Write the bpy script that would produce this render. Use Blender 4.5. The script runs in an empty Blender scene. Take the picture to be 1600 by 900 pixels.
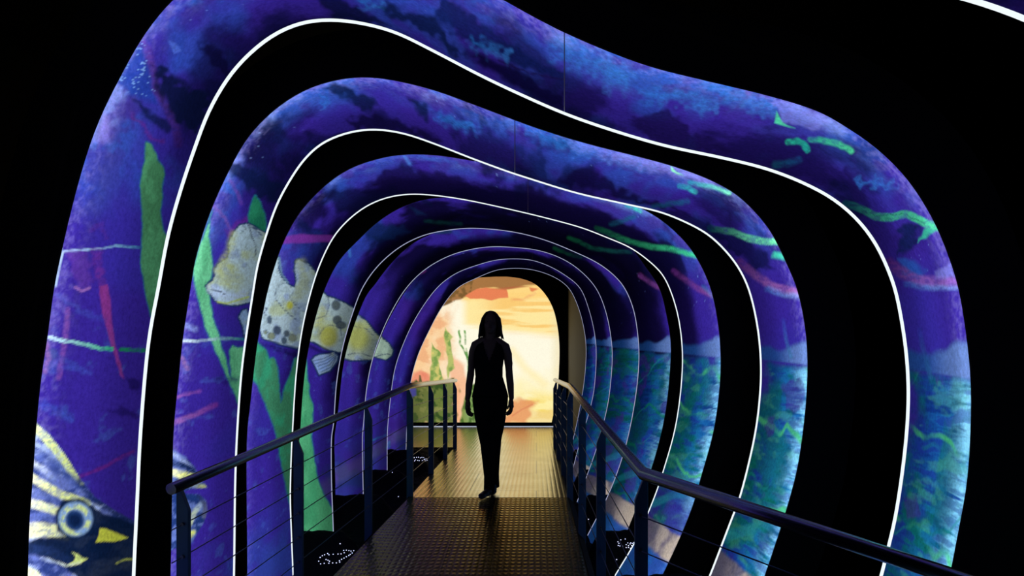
import bpy, bmesh, math, random
import numpy as np
from mathutils import Vector, Matrix

random.seed(7)
C = bpy.context.scene.collection
F, U0, V0, H = 1000.0, 838.0, 580.0, 1.12        # focal length (px), principal point, eye height


def wpt(u, v, Y):
    return ((u - U0) / F * Y, Y, H - (v - V0) / F * Y)


def lin(c):
    c = np.asarray(c, float) / 255.0
    return np.where(c <= 0.04045, c / 12.92, ((c + 0.055) / 1.055) ** 2.4)


# ------------------------------------------------------------------ object helpers
def props(o, label=None, cat=None, group=None, kind=None):
    if label: o['label'] = label
    if cat: o['category'] = cat
    if group: o['group'] = group
    if kind: o['kind'] = kind
    return o


def thing(name, label, cat, loc=(0, 0, 0), group=None):
    o = bpy.data.objects.new(name, None)
    C.objects.link(o)
    o.location = loc
    o.empty_display_size = 0.1
    return props(o, label, cat, group)


def link(name, me, mat=None, parent=None):
    o = bpy.data.objects.new(name, me)
    C.objects.link(o)
    if mat and not me.materials:
        me.materials.append(mat)
    if parent:
        o.parent = parent
        pp, q = Vector((0, 0, 0)), parent
        while q:
            pp += q.location
            q = q.parent
        o.location = -pp                      # meshes are written in world coordinates
    return o


def mesh(name, verts, faces, smooth=False):
    me = bpy.data.meshes.new(name)
    me.from_pydata([tuple(map(float, p)) for p in verts], [], [tuple(map(int, f)) for f in faces])
    me.update()
    if smooth:
        me.polygons.foreach_set('use_smooth', [True] * len(me.polygons))
    return me


def add_box(bm, c, s):
    m = Matrix.Translation(c) @ Matrix.Diagonal((s[0], s[1], s[2], 1))
    bmesh.ops.create_cube(bm, size=1, matrix=m)


def bm_mesh(name, bm, smooth=False):
    bmesh.ops.recalc_face_normals(bm, faces=bm.faces)
    me = bpy.data.meshes.new(name)
    bm.to_mesh(me)
    bm.free()
    if smooth:
        me.polygons.foreach_set('use_smooth', [True] * len(me.polygons))
    return me


def add_tube(bm, pts, rad, seg=12, cap=True):
    """Swept round tube; rad may be a list. Ends closed."""
    P = [Vector(p) for p in pts]
    n = len(P)
    R = [rad] * n if not hasattr(rad, '__len__') else list(rad)
    rings = []
    up = Vector((0, 0, 1))
    for i in range(n):
        t0 = (P[i] - P[i - 1]).normalized() if i else (P[1] - P[0]).normalized()
        t1 = (P[i + 1] - P[i]).normalized() if i < n - 1 else t0
        t = (t0 + t1).normalized()
        a = t.cross(up)
        if a.length < 0.05: a = t.cross(Vector((0, 1, 0)))
        a.normalize()
        b = a.cross(t).normalized()
        k = 1 / max(0.5, math.sqrt((1 + t0.dot(t1)) / 2))
        rings.append([bm.verts.new(P[i] + (a * math.cos(2 * math.pi * j / seg) + b * math.sin(2 * math.pi * j / seg) * k) * R[i]) for j in range(seg)])
    for i in range(n - 1):
        for j in range(seg):
            bm.faces.new((rings[i][j], rings[i][(j + 1) % seg], rings[i + 1][(j + 1) % seg], rings[i + 1][j]))
    if cap:
        bm.faces.new(rings[0][::-1])
        bm.faces.new(rings[-1])


def add_ball(bm, c, r, sub=2):
    r = r if hasattr(r, '__len__') else (r, r, r)
    m = Matrix.Translation(c) @ Matrix.Diagonal((r[0], r[1], r[2], 1))
    bmesh.ops.create_icosphere(bm, subdivisions=sub, radius=1, matrix=m)


def add_loft(bm, secs, seg=24):
    """Closed loft of horizontal ellipses (cx, cy, z, rx, ry)."""
    rings = []
    for cx, cy, z, rx, ry in secs:
        rings.append([bm.verts.new((cx + rx * math.cos(2 * math.pi * j / seg), cy + ry * math.sin(2 * math.pi * j / seg), z)) for j in range(seg)])
    for a, b in zip(rings, rings[1:]):
        for j in range(seg):
            bm.faces.new((a[j], a[(j + 1) % seg], b[(j + 1) % seg], b[j]))
    bm.faces.new(rings[0][::-1])
    bm.faces.new(rings[-1])


# ------------------------------------------------------------------ materials
def new_mat(name):
    m = bpy.data.materials.new(name)
    m.use_nodes = True
    nt = m.node_tree
    nt.nodes.clear()
    return m, nt, nt.nodes.new('ShaderNodeOutputMaterial')


def pbr(name, col, rough=0.5, metal=0.0, spec=0.5, bump=None, vary=0.0, vscale=8.0):
    m, nt, out = new_mat(name)
    b = nt.nodes.new('ShaderNodeBsdfPrincipled')
    b.inputs['Base Color'].default_value = (*col, 1)
    b.inputs['Roughness'].default_value = rough
    b.inputs['Metallic'].default_value = metal
    b.inputs['Specular IOR Level'].default_value = spec
    nt.links.new(b.outputs[0], out.inputs[0])
    tc = nt.nodes.new('ShaderNodeTexCoord')
    n = nt.nodes.new('ShaderNodeTexNoise')
    n.inputs['Scale'].default_value = vscale
    n.inputs['Detail'].default_value = 4
    nt.links.new(tc.outputs['Object'], n.inputs['Vector'])
    if vary:
        r = nt.nodes.new('ShaderNodeMapRange')
        r.inputs['To Min'].default_value = max(0.02, rough - vary)
        r.inputs['To Max'].default_value = min(1, rough + vary)
        nt.links.new(n.outputs['Fac'], r.inputs['Value'])
        nt.links.new(r.outputs[0], b.inputs['Roughness'])
    if bump:
        k = nt.nodes.new('ShaderNodeBump')
        k.inputs['Strength'].default_value = bump[0]
        k.inputs['Distance'].default_value = bump[1]
        nt.links.new(n.outputs['Fac'], k.inputs['Height'])
        nt.links.new(k.outputs[0], b.inputs['Normal'])
    return m


def emit(name, col, strength, sampling='AUTO'):
    m, nt, out = new_mat(name)
    e = nt.nodes.new('ShaderNodeEmission')
    e.inputs['Color'].default_value = (*col, 1)
    e.inputs['Strength'].default_value = strength
    nt.links.new(e.outputs[0], out.inputs[0])
    m.cycles.emission_sampling = sampling
    return m


def print_mat(name, glow, translucent=True, sampling='NONE', grain=0.25):
    """Backlit printed film: art colour emits evenly and lets the lamp behind it through."""
    m, nt, out = new_mat(name)
    at = nt.nodes.new('ShaderNodeAttribute')
    at.attribute_name = 'art'
    tc = nt.nodes.new('ShaderNodeTexCoord')
    n = nt.nodes.new('ShaderNodeTexNoise')
    n.inputs['Scale'].default_value = 55
    n.inputs['Detail'].default_value = 5
    n.inputs['Roughness'].default_value = 0.7
    nt.links.new(tc.outputs['Object'], n.inputs['Vector'])
    r = nt.nodes.new('ShaderNodeMapRange')
    r.inputs['From Min'].default_value = 0.3
    r.inputs['From Max'].default_value = 0.7
    r.inputs['To Min'].default_value = 1 - grain
    r.inputs['To Max'].default_value = 1 + grain
    nt.links.new(n.outputs['Fac'], r.inputs['Value'])
    mul = nt.nodes.new('ShaderNodeVectorMath')
    mul.operation = 'SCALE'
    nt.links.new(at.outputs['Color'], mul.inputs[0])
    nt.links.new(r.outputs[0], mul.inputs['Scale'])
    e = nt.nodes.new('ShaderNodeEmission')
    e.inputs['Strength'].default_value = glow
    nt.links.new(mul.outputs[0], e.inputs['Color'])
    last = e
    if translucent:
        t = nt.nodes.new('ShaderNodeBsdfTranslucent')
        nt.links.new(mul.outputs[0], t.inputs['Color'])
        a = nt.nodes.new('ShaderNodeAddShader')
        nt.links.new(e.outputs[0], a.inputs[0])
        nt.links.new(t.outputs[0], a.inputs[1])
        last = a
    nt.links.new(last.outputs[0], out.inputs[0])
    m.cycles.emission_sampling = sampling
    return m


M_black = pbr('black_paint', (0.0035, 0.0035, 0.004), 0.8, spec=0.1, bump=(0.1, 0.005))
M_housing = pbr('black_housing', (0.003, 0.003, 0.0035), 0.75, spec=0.1, bump=(0.1, 0.003))
M_gravel = pbr('black_gravel', (0.006, 0.006, 0.007), 0.85, spec=0.25, bump=(0.8, 0.03), vscale=40)
M_wall = pbr('grey_brown_wall', (0.10, 0.085, 0.06), 0.8, bump=(0.1, 0.004))
M_steel = pbr('brushed_steel', (0.46, 0.42, 0.36), 0.27, 1.0)
M_post = pbr('dark_blue_steel', (0.05, 0.11, 0.17), 0.5, 0.5, vary=0.08, vscale=20)
M_cable = pbr('steel_cable', (0.16, 0.16, 0.17), 0.4, 0.9)
M_tube_soft = emit('soft_lamp_tube', (1.0, 0.98, 1.0), 11.5)
M_led = emit('edge_light', (0.86, 0.95, 1.0), 1.05)
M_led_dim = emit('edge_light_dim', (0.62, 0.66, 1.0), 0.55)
M_tube = emit('lamp_tube', (1.0, 0.97, 1.0), 8.5)
M_dot = emit('ground_led', (0.62, 0.66, 1.0), 1.6)
M_base = emit('base_light', (0.65, 0.75, 1.0), 0.8)
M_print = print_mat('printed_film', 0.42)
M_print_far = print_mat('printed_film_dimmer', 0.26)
M_mural = print_mat('mural_print', 1.0, False, 'AUTO', 0.06)
M_seam = pbr('seam_steel', (0.3, 0.3, 0.45), 0.4, 0.8)
M_cloth = pbr('black_cloth', (0.004, 0.004, 0.0045), 0.9, spec=0.05, bump=(0.2, 0.003), vscale=60)
M_skin = pbr('skin', (0.10, 0.055, 0.038), 0.6, spec=0.25)
M_hair = pbr('dark_hair', (0.008, 0.005, 0.004), 0.6, spec=0.15, bump=(0.4, 0.003), vscale=80)
M_shoe = pbr('black_leather', (0.008, 0.007, 0.006), 0.4)


def deck_mat():
    """Studded metal sheet: brassy steel with rows of small raised studs and sheet joints."""
    m, nt, out = new_mat('studded_metal')
    N, L = nt.nodes.new, nt.links.new
    b = N('ShaderNodeBsdfPrincipled')
    b.inputs['Metallic'].default_value = 1.0
    b.inputs['Roughness'].default_value = 0.33
    L(b.outputs[0], out.inputs[0])
    tc = N('ShaderNodeTexCoord')
    sep = N('ShaderNodeSeparateXYZ')
    L(tc.outputs['Object'], sep.inputs[0])

    def wave(sock, pitch):
        a = N('ShaderNodeMath'); a.operation = 'MULTIPLY'; a.inputs[1].default_value = 2 * math.pi / pitch
        L(sock, a.inputs[0])
        s = N('ShaderNodeMath'); s.operation = 'SINE'
        L(a.outputs[0], s.inputs[0])
        return s.outputs[0]
    mx = N('ShaderNodeMath'); mx.operation = 'MINIMUM'
    L(wave(sep.outputs['X'], 0.042), mx.inputs[0]); L(wave(sep.outputs['Y'], 0.055), mx.inputs[1])
    bp = N('ShaderNodeBump')
    bp.inputs['Strength'].default_value = 0.35
    bp.inputs['Distance'].default_value = 0.002
    L(mx.outputs[0], bp.inputs['Height'])
    L(bp.outputs[0], b.inputs['Normal'])
    br = N('ShaderNodeTexBrick')
    br.inputs['Scale'].default_value = 1.0
    br.inputs['Brick Width'].default_value = 1.25
    br.inputs['Row Height'].default_value = 1.0
    br.inputs['Mortar Size'].default_value = 0.004
    br.inputs['Color1'].default_value = (0.52, 0.40, 0.13, 1)
    br.inputs['Color2'].default_value = (0.49, 0.39, 0.12, 1)
    br.inputs['Mortar'].default_value = (0.16, 0.13, 0.06, 1)
    L(tc.outputs['Object'], br.inputs['Vector'])
    no = N('ShaderNodeTexNoise'); no.inputs['Scale'].default_value = 3.0; no.inputs['Detail'].default_value = 6
    L(tc.outputs['Object'], no.inputs['Vector'])
    mr = N('ShaderNodeMapRange'); mr.inputs['To Min'].default_value = 0.17; mr.inputs['To Max'].default_value = 0.30
    L(no.outputs['Fac'], mr.inputs['Value']); L(mr.outputs[0], b.inputs['Roughness'])
    L(br.outputs['Color'], b.inputs['Base Color'])
    return m


M_deck = deck_mat()

# ------------------------------------------------------------------ numpy painting tools
_T = np.random.RandomState(3).rand(64, 64, 64)


def vnoise(x, y, z):
    xi, yi, zi = np.floor(x).astype(int), np.floor(y).astype(int), np.floor(z).astype(int)
    fx, fy, fz = x - xi, y - yi, z - zi
    fx, fy, fz = fx * fx * (3 - 2 * fx), fy * fy * (3 - 2 * fy), fz * fz * (3 - 2 * fz)
    g = lambda a, b, c: _T[(xi + a) & 63, (yi + b) & 63, (zi + c) & 63]
    l = lambda a, b, t: a + (b - a) * t
    return l(l(l(g(0, 0, 0), g(1, 0, 0), fx), l(g(0, 1, 0), g(1, 1, 0), fx), fy),
             l(l(g(0, 0, 1), g(1, 0, 1), fx), l(g(0, 1, 1), g(1, 1, 1), fx), fy), fz)


def fbm(x, y, z, o=4):
    s, a, t = 0, 0.5, 0
    for k in range(o):
        s = s + a * vnoise(x * 2 ** k + 17.3 * k, y * 2 ** k + 5.1 * k, z * 2 ** k + 9.7 * k)
        t += a
        a *= 0.55
    return s / t


def sstep(a, b, x):
    t = np.clip((x - a) / (b - a), 0, 1)
    return t * t * (3 - 2 * t)


def poly_sd(u, v, poly):
    """Signed distance (px) to a polygon, negative inside; far points are left at +99."""
    P = np.array(poly, float)
    d = np.full(u.shape, 99.0)
    k = (u > P[:, 0].min() - 8) & (u < P[:, 0].max() + 8) & (v > P[:, 1].min() - 8) & (v < P[:, 1].max() + 8)
    if not k.any():
        return d
    x, y = u[k], v[k]
    dd = np.full(x.shape, 1e9)
    ins = np.zeros(x.shape, bool)
    for (x0, y0), (x1, y1) in zip(P, np.roll(P, -1, 0)):
        ex, ey = x1 - x0, y1 - y0
        t = np.clip(((x - x0) * ex + (y - y0) * ey) / (ex * ex + ey * ey + 1e-9), 0, 1)
        dd = np.minimum(dd, (x - x0 - t * ex) ** 2 + (y - y0 - t * ey) ** 2)
        c = ((y0 > y) != (y1 > y))
        ins ^= c & (x < (x1 - x0) * (y - y0) / (y1 - y0 + 1e-12) + x0)
    r = np.sqrt(dd)
    d[k] = np.where(ins, -r, r)
    return d


def line_sd(u, v, pts):
    """Distance to a polyline and the position 0..1 along it."""
    P = np.array(pts, float)
    d = np.full(u.shape, 99.0)
    s = np.zeros(u.shape)
    n = len(P) - 1
    for i in range(n):
        (x0, y0), (x1, y1) = P[i], P[i + 1]
        ex, ey = x1 - x0, y1 - y0
        t = np.clip(((u - x0) * ex + (v - y0) * ey) / (ex * ex + ey * ey + 1e-9), 0, 1)
        q = np.hypot(u - x0 - t * ex, v - y0 - t * ey)
        m = q < d
        d = np.where(m, q, d)
        s = np.where(m, (i + t) / n, s)
    return d, s


class Canvas:
    def __init__(self, u, v, base):
        self.u, self.v = u, v
        self.c = np.tile(lin(base), (len(u), 1))

    def mix(self, m, col, lin_in=False):
        col = np.asarray(col, float) if lin_in else lin(col)
        m = np.clip(m, 0, 1)[:, None]
        self.c = self.c * (1 - m) + col * m

    def poly(self, pts, col, soft=1.0, alpha=1.0, wob=0.0, ink=None, inkw=1.2):
        u, v = self.u, self.v
        if wob:
            u = u + (vnoise(self.u / 9, self.v / 9, self.u * 0) - .5) * wob * 2
            v = v + (vnoise(self.u / 9 + 31, self.v / 9, self.u * 0) - .5) * wob * 2
        d = poly_sd(u, v, pts)
        m = (1 - sstep(-soft, soft, d)) * alpha
        self.mix(m, col)
        if ink is not None:
            self.mix((1 - sstep(inkw * .5, inkw * 1.3, np.abs(d))) * .85, ink)
        return m

    def line(self, pts, w, col, col2=None, soft=1.0, alpha=1.0, wob=0.0):
        u, v = self.u, self.v
        if wob:
            u = u + (vnoise(self.u / 8, self.v / 8, self.u * 0 + 4) - .5) * wob * 2
            v = v + (vnoise(self.u / 8 + 11, self.v / 8, self.u * 0 + 4) - .5) * wob * 2
        d, s = line_sd(u, v, pts)
        m = (1 - sstep(w / 2 - soft, w / 2 + soft, d)) * alpha
        if wob:
            m = m * (.5 + .5 * sstep(.34, .56, fbm(self.u / 7, self.v / 3, self.u * 0 + 13, 3)))
        a = lin(col)[None, :]
        if col2 is not None:
            a = a * (1 - s[:, None]) + lin(col2)[None, :] * s[:, None]
        m = m[:, None]
        self.c = self.c * (1 - m) + a * m

    def spot(self, x, y, rx, ry, col, soft=.25, alpha=1.0):
        r = np.hypot((self.u - x) / rx, (self.v - y) / ry)
        self.mix((1 - sstep(1 - soft, 1 + soft, r)) * alpha, col)


# ------------------------------------------------------------------ arch outlines traced as (u, v), near rim and far rim
N_RIM = {
 1: [(39,960),(43,900),(45,825),(52,731),(55.5,675),(64,590),(74,525),(84,450),(96,392),(110,332),(125,275),(141,223),(160,175),(184,127),(221,60),(250,21),(269,0),(330,-45),(420,-75),(520,-80),(620,-62),(710,-33),(785,-2),(800,7),(881,50),(1007,101),(1100,125),(1200,149),(1285,176),(1325,200),(1361,224),(1416,277),(1462,350),(1486,410),(1498,449),(1510,522),(1517,590),(1517,672),(1511,757),(1497,835),(1485,897),(1470,960)],
 2: [(262,970),(266,899),(269,750),(271,672),(279,590),(285,532),(298,448),(305,405),(330,327),(355,272),(380,225),(400,199),(437,165),(480,139),(525,125),(560,120.5),(595,122),(637,130),(682,142),(737,162),(800,186),(850,204),(916,224),(1050,259),(1112,282),(1155,307),(1200,355),(1215,381),(1227,407),(1245,449),(1259,517),(1262,567),(1260,625),(1255,673),(1245,737),(1226,806),(1200,885),(1188,920)],
 3: [(385,960),(386,899),(386,675),(390,640),(400,550),(404,525),(410,492),(420,447),(440,385),(465,337),(500,297),(540,267),(580,251),(620,242.5),(650,241),(687,243),(725,249),(750,253),(800,261),(850,271),(920,294),(970,311),(1002,325),(1035,345),(1070,377),(1090,405),(1110,449),(1122,505),(1126,550),(1125,600),(1115,674),(1092,757),(1086,780),(1064,837),(1037,895)],
 4: [(466,860),(466,825),(465.5,712),(469,672),(472,625),(479,562),(492,500),(508,450),(530,407),(560,375),(590,347),(625,325),(662,312),(705,308),(760,311),(810,319),(860,331),(910,348),(950,366),(986,387),(1007,415),(1030,449),(1042,495),(1048,532),(1048,562),(1042,630),(1034,674),(1017,735),(992,800),(984,820),(968,860)],
 5: [(524,800),(524,772),(523,675),(525,667),(530,625),(537,567),(552,512),(575,457),(584,447),(600,425),(625,397),(650,377),(682,363),(740,352),(800,354),(860,368),(910,388),(950,413),(985,452),(1003,500),(1008,555),(1003,620),(993,680),(965,760),(946,800)],
 6: [(568,760),(568,732),(567.5,680),(573,610),(582,565),(598,520),(618,480),(640,446),(665,419),(702,397),(740,385),(780,381),(820,383),(860,394),(905,417),(937,450),(955,492),(964,540),(965,575),(958,630),(940,700),(920,750)],
 7: [(605,728),(605,703),(605.5,672),(610.5,620),(617.5,575),(632.5,530),(652.5,490),(684.5,445),(712,424),(745,410),(775,402),(802,399.5),(832,402),(860,411),(886,426),(910,448),(925,482),(935,525),(937,560),(934,610),(925,650),(905,710),(890,745)],
}
F_RIM = {
 1: [(204,960),(206,900),(211,795),(217,673),(230,530),(245,448),(260,367),(280,295),(304,224),(325,170),(360,112),(400,71),(435,47),(475,32),(512,28.5),(555,32),(615,47),(675,76),(750,115),(800,139),(882,175),(950,199),(1038,225),(1132,245),(1200,262),(1257,284),(1305,310),(1345,345),(1372,382),(1390,420),(1401,450),(1412,504),(1418.5,550),(1421.5,590),(1422,625),(1419.5,674),(1412,742),(1400,817),(1389,862),(1380,899),(1364,950)],
 2: [(362,970),(364,899),(366,750),(369,675),(377,570),(395,449),(400,418),(415,365),(432,317),(457,272),(475,247),(500,224),(530,210),(560,202.5),(590,201),(630,207),(682,224.5),(737,246),(800,269),(825,277),(900,300),(975,317),(1032,330),(1070,345),(1107,365),(1135,391),(1155,417),(1171,450),(1185,510),(1190,560),(1190,600),(1182,674),(1156,782),(1147,805),(1111,899),(1100,925)],
 3: [(460,960),(457,899),(454,825),(452.5,775),(455,690),(456,674),(462,582),(472,510),(487,448),(500,410),(522,367),(550,337),(580,317),(612,306),(642,302.5),(675,304),(725,311),(800,327),(862,342),(912,356),(950,371),(985,386),(1012,405),(1035,427),(1047,450),(1060,492),(1067,547),(1065,605),(1055,673),(1036,740),(1030,759),(1012,805),(992,849),(964,896)],
 4: [(521,860),(520,827),(517,737),(518,675),(520,668),(525,600),(535,542),(550,490),(566,449),(590,415),(625,385),(662,367),(700,359),(737,356),(800,361.5),(850,374),(900,394),(935,411),(960,430),(976,449),(990,482),(997,522),(999,557),(995,610),(984,673),(974,711),(959,754),(946,784),(930,815)],
 5: [(568,800),(567,771),(566,675),(567,668),(572,610),(580,567),(595,522),(615,480),(635,449),(662,422),(700,400),(737,389),(770,385),(800,386),(837,390),(870,400),(900,417),(931,449),(947,487),(956,535),(957,562),(952,620),(945,655),(931,705),(915,750),(900,790)],
 6: [(604.5,760),(604.5,731),(605,673),(610,620),(617,575),(632,532),(652,492),(684,448),(712,427),(745,414),(775,406),(800,404),(830,406),(857,415),(882,429),(906,449),(920,482),(930,525),(932,555),(929,605),(924,632),(902,707),(896,730),(885,755)],
 7: [(634,730),(634,704),(635,673),(641,600),(652,557),(670,517),(692,477),(715,449.5),(745,434),(775,422),(800,419),(825,420),(850,426),(872,436),(889,450),(902,475),(912,510),(916,542),(915,575),(910,617),(895,690),(885,725)],
}
YN = {1: 2.30, 2: 3.28, 3: 4.22, 4: 5.18, 5: 6.18, 6: 7.18, 7: 8.28}
YF = {1: 2.93, 2: 3.92, 3: 4.88, 4: 5.82, 5: 6.82, 6: 7.90, 7: 9.00}
SEAM_U = {1: 882, 2: 804.5, 3: 825, 4: 830, 5: 832, 6: 832, 7: 832, 0: 990}


def spline(P, n):
    """Smooth curve through the points, resampled evenly to n points."""
    P = np.array(P, float)
    Q = np.vstack([2 * P[0] - P[1], P, 2 * P[-1] - P[-2]])
    out = []
    for i in range(1, len(Q) - 2):
        p0, p1, p2, p3 = Q[i - 1], Q[i], Q[i + 1], Q[i + 2]
        d1, d2, d3 = (max(np.linalg.norm(b - a), 1e-6) ** .5 for a, b in ((p0, p1), (p1, p2), (p2, p3)))
        m1 = (p1 - p0) / d1 - (p2 - p0) / (d1 + d2) + (p2 - p1) / d2
        m2 = (p2 - p1) / d2 - (p3 - p1) / (d2 + d3) + (p3 - p2) / d3
        m1, m2 = m1 * d2, m2 * d2
        t = np.linspace(0, 1, 16, endpoint=False)[:, None]
        out.append((2 * t**3 - 3 * t**2 + 1) * p1 + (t**3 - 2 * t**2 + t) * m1 + (-2 * t**3 + 3 * t**2) * p2 + (t**3 - t**2) * m2)
    out = np.vstack(out + [P[-1:]])
    s = np.r_[0, np.cumsum(np.linalg.norm(np.diff(out, axis=0), axis=1))]
    t = np.linspace(0, s[-1], n)
    return np.c_[np.interp(t, s, out[:, 0]), np.interp(t, s, out[:, 1])]


def rim_world(px, Y, zmin):
    """Rim as (x, z) metres at depth Y, both feet carried straight down to zmin."""
    c = spline(px, 400)
    g = np.exp(-np.arange(-6, 7) ** 2 / (2 * 2.2 ** 2)); g /= g.sum()
    for k in (0, 1):
        e = np.pad(c[:, k], 6, mode='reflect', reflect_type='odd')
        c[:, k] = np.convolve(e, g, 'valid')
    x, z = (c[:, 0] - U0) / F * Y, H - (c[:, 1] - V0) / F * Y
    P = np.c_[x, z]
    def ext(a, b):
        d = (a - b) / np.linalg.norm(a - b)
        if a[1] <= zmin or d[1] > -0.3: return None
        return a + d * (a[1] - zmin) / -d[1]
    e0, e1 = ext(P[0], P[6]), ext(P[-1], P[-7])
    if e0 is not None: P = np.vstack([e0, P])
    if e1 is not None: P = np.vstack([P, e1])
    return P


def resample(P, n):
    s = np.r_[0, np.cumsum(np.linalg.norm(np.diff(P, axis=0), axis=1))]
    t = np.linspace(0, s[-1], n)
    return np.c_[np.interp(t, s, P[:, 0]), np.interp(t, s, P[:, 1])]


def offset(P, d):
    t = np.gradient(P, axis=0)
    t /= np.linalg.norm(t, axis=1)[:, None] + 1e-9
    return P + np.c_[-t[:, 1], t[:, 0]] * d


def split_at(P, x):
    """Cut a rim in two where its crown crosses x."""
    for k in range(len(P) - 1):
        if P[k, 1] > 1.5 and P[k, 0] <= x < P[k + 1, 0]:
            f = (x - P[k, 0]) / (P[k + 1, 0] - P[k, 0])
            m = P[k] * (1 - f) + P[k + 1] * f
            return np.vstack([P[:k + 1], m]), np.vstack([m, P[k + 1:]])
    raise ValueError('no crown crossing')


RIMS = {}
for i in range(1, 8):
    zm = -0.7 if i < 4 else -0.42
    RIMS[i] = (rim_world(N_RIM[i], YN[i], zm), rim_world(F_RIM[i], YF[i], zm))
# the arch the viewer stands in: only its upper right corner shows
f0 = RIMS[1][1] * 1.12
f0 = f0 + np.array([0.135, -0.075])
YN[0], YF[0] = 1.25, 1.90
RIMS[0] = (offset(f0, 0.0), f0)

PURPLE = (50, 34, 136)
INK = (14, 40, 84)


def fish_head(cv):
    u, v = cv.u, cv.v
    body = [(30,640),(56,660),(75,675),(100,708),(125,748),(150,778),(180,798),(225,822),(225,960),(20,960)]
    d = poly_sd(u, v, [(x, y) for x, y in body])
    m = 1 - sstep(-1, 1, d)
    keep = cv.c.copy()
    n = fbm(u / 18, v / 10, u * 0 + 2)
    cv.mix(m, (92, 108, 178))
    cv.mix(m * sstep(.45, .62, n), (44, 62, 128))
    cv.mix(m * sstep(.55, .7, fbm(u / 25 + 9, v / 12, u * 0)), (150, 170, 215))
    Y1, W1, DK = (196, 214, 120), (214, 226, 232), (9, 26, 56)
    cv.line([(50,666),(72,684),(90,706),(110,733),(128,752)], 13, (214,230,170), Y1, 1.5, wob=.8)
    cv.line([(50,690),(75,706),(100,735)], 6, (170,190,220), (84,110,180), 2, wob=.8)
    cv.line([(46,706),(70,716),(90,730),(120,756)], 15, (74,92,165), (60,80,150), 4, .8, wob=1.2)
    cv.line([(45,722),(64,730),(84,748)], 9, W1, (110,130,190), 2.5, wob=1.2)
    cv.line([(44,744),(66,756),(88,770),(112,779),(136,788)], 13, (236,240,190), Y1, 2, wob=.8)
    cv.line([(44,766),(70,775),(95,787)], 12, (110,125,190), (60,80,150), 3, wob=1.2)
    cv.line([(42,785),(66,791),(92,800),(100,812)], 14, (235,240,205), (190,208,140), 2.5, wob=1.2)
    cv.line([(42,806),(75,808)], 12, (90,105,180), (80,100,170), 3, wob=1.2)
    cv.line([(40,829),(70,828),(102,834)], 22, (246,246,205), (200,214,160), 3, wob=1.2)
    cv.line([(128,752),(150,780),(185,800),(220,822)], 16, (28,44,92), (20,34,76), 4, .9, wob=.8)
    cv.poly([(86,800),(94,788),(104,784),(122,780),(140,790),(170,806),(215,822),(215,900),(185,912),(120,905),(96,880),(72,868),(38,862),(38,848),(78,838),(104,838),(92,824)], DK, 3, .97, wob=4)
    cv.line([(40,858),(80,862),(110,880)], 16, (34,52,100), (22,40,80), 4, .9, wob=1.2)
    cv.spot(118, 811, 31, 31, (10,30,62), .12)
    cv.spot(118, 811, 27, 27, (116,150,196), .1)
    r = np.hypot(u - 118, v - 812)
    cv.mix((1 - sstep(2.5, 5, np.abs(r - 20.5))) * sstep(.35, .55, fbm(u / 10, v / 10, u * 0 + 5)), (188, 206, 140))
    cv.spot(117, 813, 14.5, 16, (26, 52, 100), .2)
    cv.spot(117, 813, 9, 10, (12, 30, 66), .3)
    cv.poly([(156,825),(166,826),(176,830),(188,835),(200,840),(190,844),(178,846),(164,846),(149,848),(154,838)], (186, 194, 70), 1, wob=.5)
    cv.poly([(112,862),(122,866),(128,872),(137,873),(128,879),(116,884),(104,884),(116,876),(118,869)], (186, 204, 120), 1, wob=.5)
    cv.line([(64,872),(82,876),(104,884),(125,879)], 4, (150,168,214), (200,214,170), 1, wob=.5)
    cv.poly([(30,884),(48,887),(60,893),(70,906),(30,930)], (226, 234, 190), 1.5, wob=.8)
    cv.line([(182,880),(196,874),(215,874)], 3, (170,184,80), None, 1)
    cv.line([(140,930),(150,890),(190,880),(215,884)], 18, (38,48,74), (46,56,76), 6, .7, wob=4)
    cv.c = keep * (1 - m[:, None]) + cv.c * m[:, None]


def leafy(cv, pts, c1, c2, wob=1.0, ink=(30, 90, 130)):
    """Painted weed blade: mottled between two greens, with a thin outline."""
    u, v = cv.u, cv.v
    du = u + (vnoise(u / 9, v / 9, u * 0) - .5) * wob * 2
    d = poly_sd(du, v, pts)
    m = 1 - sstep(-.9, .9, d)
    n = fbm(u / 14, v / 30, u * 0 + 6, 4)
    cv.mix(m, c1)
    cv.mix(m * sstep(.4, .62, n), c2)
    cv.mix((1 - sstep(.6, 1.6, np.abs(d))) * .7, ink)


def fish_skin(cv, pts, wash, ink=INK, seed=0.0):
    u, v = cv.u, cv.v
    d = poly_sd(u, v, pts)
    m = 1 - sstep(-.9, .9, d)
    n = fbm(u / 22 + seed, v / 22, u * 0 + 8, 4)
    n2 = fbm(u / 16 + seed, v / 16 + 40, u * 0 + 3, 4)
    cv.mix(m, wash)
    cv.mix(m * sstep(.50, .72, n) * .65, (152, 166, 110))
    cv.mix(m * sstep(.52, .70, n2) * .8, (118, 140, 176))
    cv.mix(m * sstep(.60, .72, fbm(u / 7, v / 7, u * 0 + seed, 3)) * .25, (70, 90, 90))
    cv.mix((1 - sstep(.9, 2.0, np.abs(d))) * .9, ink)


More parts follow.
